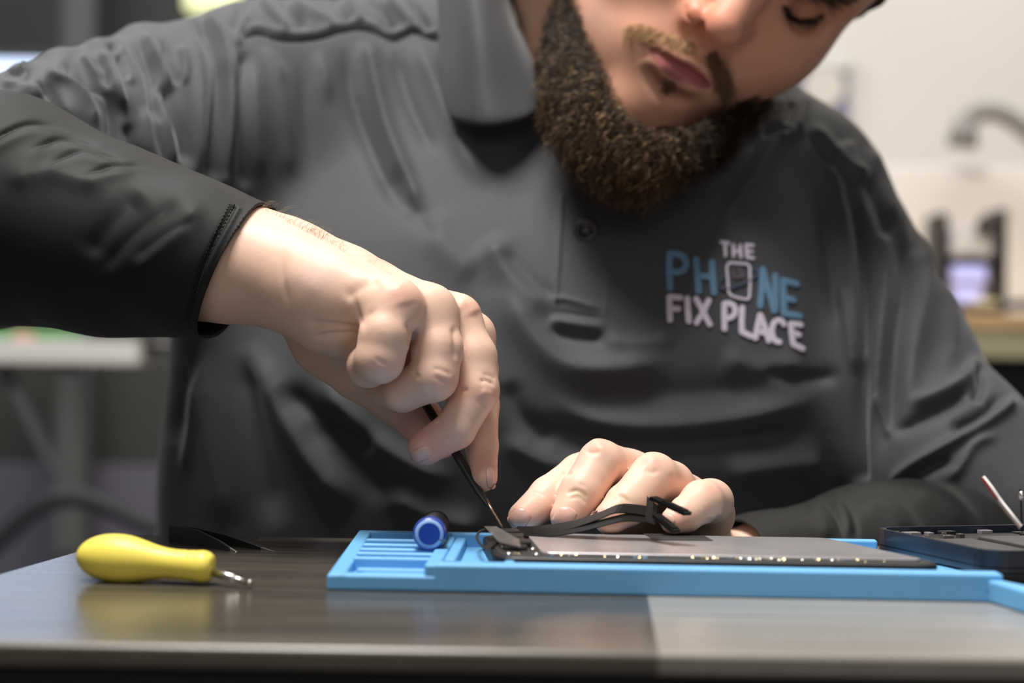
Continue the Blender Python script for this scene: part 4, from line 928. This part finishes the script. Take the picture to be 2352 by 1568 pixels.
g = MB(); g.box(PZ(1192, 1222, 11)+np.array([0, 0, .6]), (6, 6, 1.6), None, .3); g.build('cable_socket', M['black_plastic'], scr)
g = MB(); g.box(PZ(1210, 1222, 11)+np.array([0, 0, .3]), (5, 4, .6), None, .1); g.build('foil_label', M['whitefilm'], scr)
# ================================================================= PHONE BODY (right)
ph = empty('opened_phone', (190, 640, ZT+10), 'opened dark blue phone body propped on the right end of the blue mat', 'phone')
c0 = PZ(2000, 1210, 13.6); c1 = PZ(2288, 1268, 13.6)
e1 = (c1-c0)[:2]; L1 = np.linalg.norm(e1); e1 = e1/L1; e2 = np.array([-e1[1], e1[0]]);
if e2[0] < 0: e2 = -e2
L1 = 80.; LP = 150.
def pxy(u, v): return c0[:2]+e2*u+e1*v        # u along the length, v towards the viewer
qd = [pxy(0, 0), pxy(0, L1), pxy(LP, L1), pxy(LP, 0)]
g = MB(); g.prism(rr_poly(qd, 10)[::-1], ZT+5.6, ZT+9); g.build('back_glass', M['frame'], ph, bev=.8)
out = rr_poly(qd, 10); inn = rr_poly([pxy(2, 2), pxy(2, L1-2), pxy(LP-2, L1-2), pxy(LP-2, 2)], 8.5); n_ = len(out)
V = [(x, y, z) for z in (ZT+7.5, ZT+13.6) for x, y in out]+[(x, y, z) for z in (ZT+7.5, ZT+13.6) for x, y in inn]
Fs = []
for i in range(n_):
    j = (i+1) % n_; Fs += [[i, j, n_+j, n_+i], [2*n_+i, 3*n_+i, 3*n_+j, 2*n_+j], [n_+i, n_+j, 3*n_+j, 3*n_+i], [i, 2*n_+i, 2*n_+j, j]]
g = MB(); g.add(V, Fs); g.build('side_frame', M['frame'], ph)
def pb(name, u0, u1, v0, v1, z0, z1, m, bev=.3):
    c = pxy((u0+u1)/2, (v0+v1)/2); R_ = np.array([[e2[0], e1[0], 0], [e2[1], e1[1], 0], [0, 0, 1]])
    g = MB(); g.box((c[0], c[1], ZT-4.4+(z0+z1)/2), (u1-u0, v1-v0, z1-z0), R_, bev); return g.build(name, m, ph)
pb('battery', 30, 120, 24, 70, 13.5, 16.6, M['battery'], .8); pb('speaker_module', 4, 26, 26, 66, 13.5, 16.2, M['battery'], .6); pb('logic_board', 8, 120, 4, 22, 13.5, 15.4, M['black_plastic'])
for i in range(22):
    u = rs.uniform(6, 110); v = rs.choice((rs.uniform(3, 20), rs.uniform(3, 6))); w = rs.uniform(1.5, 7)
    pb('shield_can', u, u+w, v, v+rs.uniform(1.5, 4), 15.2, rs.uniform(16, 17.2), rs.choice((M['plate'], M['tape'], M['silver'], M['battery'])), .2)
for i in range(8): pb('side_contact', rs.uniform(1.2, 2), 2.6, 6+i*9, 7.2+i*9, 16.5, 18.1, M['gold'], .1)
g = MB(); strip(g, [(2342, 1212, 640), (2322, 1186, 640), (2296, 1153, 642), (2276, 1124, 643), (2256, 1096, 645)], (.45, 1.4, .35), .4); g.build('pull_tab', M['pinkfilm'], ph)
g = MB(); strip(g, [(2346, 1208, 638), (2326, 1183, 638), (2300, 1150, 640), (2280, 1121, 641), (2259, 1094, 643)], (.35, .2, .3), .5); g.build('pull_tab_edge', M['whitefilm'], ph)
g = MB(); strip(g, [(2288, 1145, 640.5), (2272, 1122, 641.5), (2256, 1099, 642.5)], (.6, .2, -.5), .4); g.build('pull_tab_film', M['redfilm'], ph)
g = MB(); g.tube([P(*q) for q in smooth_poly([(2348, 1222, 640), (2346, 1180, 640), (2345, 1140, 640), (2343, 1122, 640)], 12)], .3, 5); g.build('thin_wire', M['flex'], ph, smooth=True); g = MB(); g.lathe(P(2346, 1138, 639.5), (0, 0, 1), [(-1.6, .3), (-.8, .9), (.8, .9), (1.6, .3)], 10); g.build('wire_contact', M['silver'], ph, smooth=True)
# ================================================================= TOOLS
sd = empty('screwdriver', PZ(330, 1330, 0), 'short yellow-handled screwdriver lying at the left of the workbench', 'screwdriver')
a = PZ(265, 1332, 0); a[2] = ZT+8.1; b_ = P(478, 1307, 613); b_[2] = ZT+6.6
a = P(176, 1275, 612); a[2] = ZT+8.2; bb = P(490, 1300, 604); bb[2] = ZT+5.6
axd = bb-a; LL = np.linalg.norm(axd)
prof_ = [(0, .05), (.012, 2.0), (.04, 3.9), (.09, 5.7), (.16, 7.2), (.25, 8.0), (.34, 8.1), (.42, 7.6), (.50, 6.6), (.58, 5.5), (.66, 4.9), (.74, 4.7), (.80, 4.9), (.82, 4.7), (.845, 5.1), (.865, 4.85), (.89, 5.2), (.93, 5.3), (.965, 5.0), (.99, 4.0), (1.0, 3.2)]
g = MB(); g.lathe(a, axd, [(t*LL, r) for t, r in prof_], 48); hd = g.build('handle', M['yellow'], sd, smooth=True); md = hd.modifiers.new('s', 'SUBSURF'); md.levels = 1; md.render_levels = 1
u_ = axd/LL; e0 = bb-u_*1.5+np.array([0, -.5, -1.2]); e3 = P(578, 1325, 596); e3[2] = ZT+1.6; ed = e3-e0; eL = np.linalg.norm(ed)
g = MB(); g.lathe(e0, ed, [(0, 1.35), (eL*.56, 1.35), (eL*.58, .95), (eL*.93, .95), (eL*.94, 1.25), (eL*.99, 1.2), (eL, .7)], 20); g.build('shaft', M['steel'], sd, smooth=True)
# blue capped driver
sd2 = empty('precision_screwdriver', PZ(990, 1262, 8), 'black precision screwdriver with blue end cap lying across the blue mat ribs', 'screwdriver')
c = P(986, 1226, 640); ad = P(1004, 1199, 690)-c; ad /= np.linalg.norm(ad)
g = MB(); g.lathe(c, ad, [(0, 5.0), (.6, 5.5), (1.6, 5.75), (4, 5.8), (7.5, 5.6), (8, 5.0)], 48); g.build('end_cap', M['blue_cap'], sd2, smooth=True)
g = MB(); g.lathe(c-ad*.15, ad, [(0, 3.8), (0, 4.9), (.4, 5.0), (.4, 3.8)], 48); g.build('cap_ring', M['blue_ring'], sd2, smooth=True)
g = MB(); g.lathe(c-ad*.2, ad, [(0, 3.75), (.5, 3.8)], 48); g.build('cap_face', M['blue_face'], sd2)
g = MB(); g.lathe(c, ad, [(7.6, 4.9)]+[(8+i*2.0+dz, 5.15-.35*k) for i in range(16) for dz, k in ((0, 0), (1.2, 0), (1.5, 1), (1.9, 1))]+[(44, 3.2), (48, 2.0)], 36); g.build('grip', M['black_plastic'], sd2, smooth=True)
g = MB(); g.lathe(c, ad, [(47, 1.2), (66, 1.1), (72, .4)], 14); g.build('shaft', M['steel'], sd2, smooth=True)
g = MB(); g.tube([P(*q) for q in smooth_poly([(1008, 1238, 632), (1020, 1243, 632), (1026, 1246, 632)], 8)], .25, 5); tag(g.build('thread_scrap', M['cable']), 'tiny black thread scrap on the blue mat beside the blue-capped screwdriver', 'thread')
# tweezers on the table
tw = empty('tweezers', PZ(450, 1255, 0), 'black tweezers with bare silver tips lying near the back edge of the workbench', 'tweezers')
def blade(name, pts, hts, th, m, par):
    """flat tapering blade standing on edge: pts bottom line (world), hts heights"""
    V = []; n = len(pts)
    for p, h in zip(pts, hts):
        p = np.asarray(p, float); V += [p, p+np.array([0, 0, h]), p+np.array([th*.5, th, h]), p+np.array([th*.5, th, 0])]
    Fs = [[0, 3, 2, 1], [(n-1)*4+k for k in range(4)]]
    for i in range(n-1):
        for k in range(4): Fs.append([i*4+k, i*4+(k+1) % 4, i*4+4+(k+1) % 4, i*4+4+k])
    g = MB(); g.add(V, Fs); return g.build(name, m, par, bev=.25)
def bp(px, py, d): return P(px, py, d)
blade('blade', [bp(387, 1240, 735), bp(405, 1246, 730), bp(450, 1256, 718), bp(500, 1266, 706), bp(526, 1269, 700)], [5.9, 6.6, 6.5, 4.2, 2.0], 1.3, M['black_coat'], tw)
blade('blade', [bp(392, 1238, 740), bp(450, 1248, 731), bp(520, 1260, 720), bp(575, 1266, 710), bp(600, 1267, 706)], [6.0, 6.0, 5.2, 3.0, 1.6], 1.3, M['black_coat'], tw)
blade('tip', [bp(522, 1268, 701), bp(542, 1270, 698)], [2.2, .5], 1.2, M['steel'], tw); blade('tip', [bp(598, 1266, 706), bp(630, 1269, 702)], [1.6, .4], 1.2, M['steel'], tw)
# tool in the hand
ht = empty('pick_tool', P(1155, 1213, 678), 'slim black pick with a fine coppery tip, held in the fingers over the phone screen', 'hand tool')
path = [P(*q) for q in [(905, 815, 704), (960, 900, 699), (1030, 1012, 692), (1075, 1085, 688), (1100, 1128, 685), (1118, 1155, 683), (1130, 1172, 681.5)]]
g = MB(); g.tube(path, [2.2, 2.4, 2.5, 2.6, 2.3, 1.5, .6], 16, flat=.6); g.build('handle', M['black_coat'], ht, smooth=True)
g = MB(); g.tube([P(1116, 1148, 683.5), P(1130, 1172, 681.3), P(1146, 1198, 679), P(1157, 1216, 677.5)], [.9, .65, .45, .25], 8); g.build('tip', M['copper'], ht, smooth=True)
# ================================================================= ROOM AND BACKGROUND
def slab(name, x0, x1, y0, y1, z0, z1, m): 
    g = MB(); g.box(((x0+x1)/2, (y0+y1)/2, (z0+z1)/2), (x1-x0, y1-y0, z1-z0)); return g.build(name, m)
def px_box(mb, x0, x1, y0, y1, d, t, bev=0, mi=0):
    a = P(x0, (y0+y1)/2, d); b = P(x1, (y0+y1)/2, d); c = P((x0+x1)/2, y0, d); e = P((x0+x1)/2, y1, d)
    mb.box(((a[0]+b[0])/2, d+t/2, (c[2]+e[2])/2), (b[0]-a[0], t, c[2]-e[2]), None, bev, mi)
struct(slab('floor', -2600, 2600, -600, 4300, -60, 0, M['floor']))
struct(slab('wall_back', -60, 2600, 3300, 3400, 0, 2750, M['wallwhite']))
struct(slab('wall_left', -2600, -60, 3900, 4000, 0, 2750, M['walldark']))
struct(slab('wall_return', -110, -60, 3300, 3900, 0, 2750, M['wallwhite']))
struct(slab('ceiling', -2600, 2600, 2000, 4300, 2750, 2850, M['wallwhite']))
g = MB(); px_box(g, 148, 218, -2400, 2200, 3700, 60); o = g.build('trim_1', M['pillar']); struct(o)
g = MB(); px_box(g, -900, 900, 1065, 2030, 3780, 40, 4); tag(g.build('low_partition', M['lowpanel']), 'low purple-grey partition behind the white counter at the left', 'partition')
g = MB(); px_box(g, -900, 900, 500, 1714, 3830, 30, 4); tag(g.build('recess_panel', M['greywall']), 'dark olive-grey panel below the white counter at the left', 'panel')
# white counter
ct = empty('counter', (-500, 2500, 0), 'white-topped counter on grey legs in the blurred background at the left', 'counter')
g = MB(); a = P(-500, 790, 2500); b = P(315, 790, 2500); zt = P(100, 782, 2500)[2]; zb = P(100, 835, 2500)[2]
g.box(((a[0]+b[0])/2, 2700, (zt+zb)/2), (b[0]-a[0], 400, zt-zb), None, 3); g.build('countertop', M['white'], ct)
g = MB(); px_box(g, 300, 420, 790, 832, 2560, 300, 3); g.build('end_board', M['leg'], ct)
for x in (135, -420):
    g = MB(); p = P(x+26, 1000, 2540); g.box((p[0], 2540, zb/2), (32, 40, zb), None, 4); g.build('leg', M['leg'], ct)
g = MB(); g.tube([P(5, 838, 2560), P(60, 950, 2560), P(140, 1110, 2560)], 10, 10); g.build('brace', M['pillar'], ct)
g = MB(); px_box(g, -60, 148, 752, 781, 2520, 120, 2); tag(g.build('card_box', M['green']), 'green box on the white counter behind the raised forearm', 'box')
g = MB(); px_box(g, 30, 75, 765, 783, 2508, 10, 1); tag(g.build('label_card', M['pink']), 'small pinkish card in front of the green box on the counter', 'card')
g = MB(); px_box(g, 245, 400, 748, 781, 2530, 90, 6); tag(g.build('dark_tray', M['darkplastic']), 'dark low tray at the right end of the white counter', 'tray')
g = MB(); g.tube([P(*q) for q in smooth_poly([(-560, 2269, 2400), (-360, 1800, 2400), (-150, 1400, 2400), (20, 1220, 2400), (95, 1160, 2400), (165, 1140, 2400), (240, 1160, 2400), (310, 1195, 2400), (420, 1250, 2400), (640, 1500, 2400), (800, 1900, 2400), (860, 2260, 2400)], 60)], 13, 12); tag(g.build('cable_hose', M['cable'], smooth=True), 'thick black cable hose arching behind the counter leg at the left', 'hose')
# monitor
mo = empty('monitor', (-900, 2620, 870), 'monitor showing a bright bluish screen behind the raised arm at the left edge', 'monitor')
g = MB(); px_box(g, -560, 205, 112, 650, 2610, 30, 4); g.build('housing', M['darkplastic'], mo)
g = MB(); px_box(g, -548, 194, 132, 636, 2604, 4); g.build('screen', M['screenlit'], mo)
g = MB(); px_box(g, -210, -150, 640, 778, 2625, 20, 3); px_box(g, -300, -60, 764, 774, 2600, 120, 3); g.build('stand', M['darkplastic'], mo)
# hanging lamp
hl_ = empty('pendant_lamp', P(490, -100, 3300), 'yellow-green glowing lamp above the shoulder at the top left', 'lamp')
g = MB(); c = P(488, 27, 3300); g.lathe(c, (0, 0, 1), [(0, 44), (6, 50), (60, 50), (90, 40)], 32); g.build('lamp_shade', M['lampglow'], hl_, smooth=True)
g = MB(); g.tube([c+np.array([0, 0, 88]), np.array([c[0], c[1], 2750])], 5, 8); g.build('cord', M['cable'], hl_)
# right side: poster, partition board, lamp, rack, desk
po = empty('poster', P(1880, 210, 3290), 'violet wall poster with a cream spot and white top border beyond the shoulder', 'poster')
g = MB(); px_box(g, 1760, 1950, 124, 420, 3280, 14, 2); g.build('board', M['poster'], po)
g = MB(); px_box(g, 1758, 1952, 118, 158, 3272, 8, 1); g.build('header_strip', M['white'], po)
g = MB(); c = P(1893, 200, 3272); g.lathe(c, (0, 1, 0), [(0, 36), (4, 36)], 28); g.build('cream_spot', M['posterspot'], po)
g = MB(); px_box(g, 1700, 2700, 380, 2010, 2900, 30, 3); tag(g.build('back_panel', mat('bright_panel', (.92, .88, .83), .7)), 'white panel standing along the back of the desk at the right', 'panel')
lp = empty('desk_lamp', P(2300, 380, 2840), 'grey swing-arm desk lamp in front of the pale wall at the top right', 'lamp')
g = MB(); g.tube([P(*q) for q in smooth_poly([(2600, 480, 2830), (2460, 390, 2830), (2352, 295, 2830), (2300, 262, 2830), (2255, 256, 2830), (2225, 275, 2830)], 30)], 15, 12); g.build('arm', M['lampgrey'], lp, smooth=True)
g = MB(); c = P(2218, 268, 2830); g.lathe(c, (-.1, 0, -1), [(0, 14), (20, 20), (45, 24), (46, 20)], 24); g.build('lamp_head', M['lampgrey'], lp, smooth=True)
g = MB(); g.tube([P(2600, 480, 2830), P(2600, 735, 2830)], 12, 12); g.build('post', M['lampgrey'], lp)
dk = empty('desk', (900, 2500, 0), 'wooden desk with orange-brown top and beige edge in the background at the right', 'desk')
a = P(1900, 735, 2450); b = P(2900, 735, 2450); z1 = P(2300, 722, 2450)[2]; z2 = P(2300, 757, 2450)[2]; z3 = P(2300, 822, 2450)[2]
g = MB(); g.box(((a[0]+b[0])/2, 2665, (z1+z2)/2), (b[0]-a[0], 430, z1-z2), None, 3); g.build('desktop', M['oak'], dk)
g = MB(); g.box(((a[0]+b[0])/2, 2475, (z2+z3)/2), (b[0]-a[0], 40, z2-z3), None, 2); g.build('front_rail', M['oakface'], dk)
g = MB(); g.box(((a[0]+b[0])/2, 2560, z3/2), (b[0]-a[0]-20, 30, z3), None, 2); g.build('modesty_panel', M['darkplastic'], dk)
for x in (a[0]+30, b[0]-30):
    g = MB(); g.box((x, 2840, z2/2), (50, 50, z2), None, 2); g.build('leg', M['darkplastic'], dk)
rk = empty('parts_rack', P(2230, 720, 2620), 'small black rack holding pale and bluish lit devices on the desk', 'rack')
for x0, x1, y0, y1 in ((2155, 2178, 488, 722), (2290, 2314, 480, 722)):
    g = MB(); px_box(g, x0, x1, y0, y1, 2600, 90, 3); g.build('upright', M['black_plastic'], rk)
for y in (592, 700):
    g = MB(); px_box(g, 2170, 2300, y, y+14, 2600, 90, 2); g.build('shelf', M['black_plastic'], rk)
for (x0, x1, y0, y1, mm, lab) in ((2180, 2284, 522, 592, 'lilac', 'lilac plastic device on the upper shelf of the black rack'), (2182, 2272, 606, 652, 'bluelit', 'bluish lit phone lying on the lower shelf of the rack, upper of two'), (2184, 2262, 656, 700, 'bluelit', 'bluish lit phone at the bottom of the black rack')):
    o = empty('handset', P((x0+x1)/2, y1, 2595), lab, 'phone')
    g = MB(); px_box(g, x0, x1, y0, y1, 2604, 60, 5); g.build('casing', M['lilac'], o)
    g = MB(); px_box(g, x0+8, x1-8, y0+6, y1-8, 2600, 5, 1); g.build('screen', M['white'] if mm == 'lilac' else M[mm], o)
g = MB(); g.lathe(P(2255, 524, 2596), (0, -1, .1), [(0, 9), (14, 12), (22, 11), (24, 8)], 20); g.build('knob', M['black_plastic'], rk, smooth=True)
g = MB(); g.tube([P(*q) for q in smooth_poly([(2215, 716, 2480), (2245, 712, 2480), (2280, 714, 2480), (2310, 702, 2480), (2360, 698, 2480), (2450, 700, 2480)], 24)], 6, 10); tag(g.build('power_cable', M['cable'], smooth=True), 'black cable lying along the front of the wooden desk', 'cable')
g = MB(); px_box(g, 2240, 2292, 688, 702, 2520, 40, 2); tag(g.build('yellow_sachet', mat('cream_yellow', (.8, .7, .4), .6)), 'small cream and yellow packet on the wooden desk beneath the rack', 'packet')
# ================================================================= LIGHT, WORLD, CAMERA
w = bpy.data.worlds.new('world'); S.world = w; w.use_nodes = True; w.node_tree.nodes['Background'].inputs[0].default_value = (.95, .97, 1.0, 1); w.node_tree.nodes['Background'].inputs[1].default_value = .075
def area(name, loc, tgt, sx, sy, power, col):
    l = bpy.data.lights.new(name, 'AREA'); l.shape = 'RECTANGLE'; l.size = sx; l.size_y = sy; l.energy = power; l.color = col
    o = bpy.data.objects.new(name, l); COL.objects.link(o); o.location = loc; d = Vector(tgt)-Vector(loc); o.rotation_euler = d.to_track_quat('-Z', 'Y').to_euler(); return o
area('ceiling_panel_light', (-.24, .50, 2.2), (0, .8, .9), .6, .5, 40, (1, .97, .93))
area('front_fill_light', (.25, -1.0, 1.55), (0, .8, .9), 1.3, .8, 5.0, (1, .97, .94))  # added soft fill from behind the camera, not a known lamp
area('ceiling_panel_light', (.9, 2.4, 2.7), (.9, 2.9, .8), 1.4, 1.4, 42, (1, .95, .88))
area('ceiling_panel_light', (-1.0, 2.3, 2.7), (-.8, 2.7, .8), 1.0, 1.0, 36, (.95, .97, 1))
cam = bpy.data.cameras.new('camera'); co_ = bpy.data.objects.new('camera', cam); COL.objects.link(co_)
cam.sensor_width = 36; cam.lens = F/2352*36; cam.clip_start = .05; cam.clip_end = 50
co_.matrix_world = Matrix.Translation((0, 0, ZC*.001))@Matrix.Rotation(math.pi/2, 4, 'X')@Matrix.Rotation(ROLL, 4, 'Z')
cam.dof.use_dof = True; cam.dof.focus_distance = .695; cam.dof.aperture_fstop = 6.8; cam.dof.aperture_blades = 0
S.camera = co_
S.view_settings.view_transform = 'Standard'; S.view_settings.look = 'None'; S.view_settings.gamma = 1; S.view_settings.exposure = 0
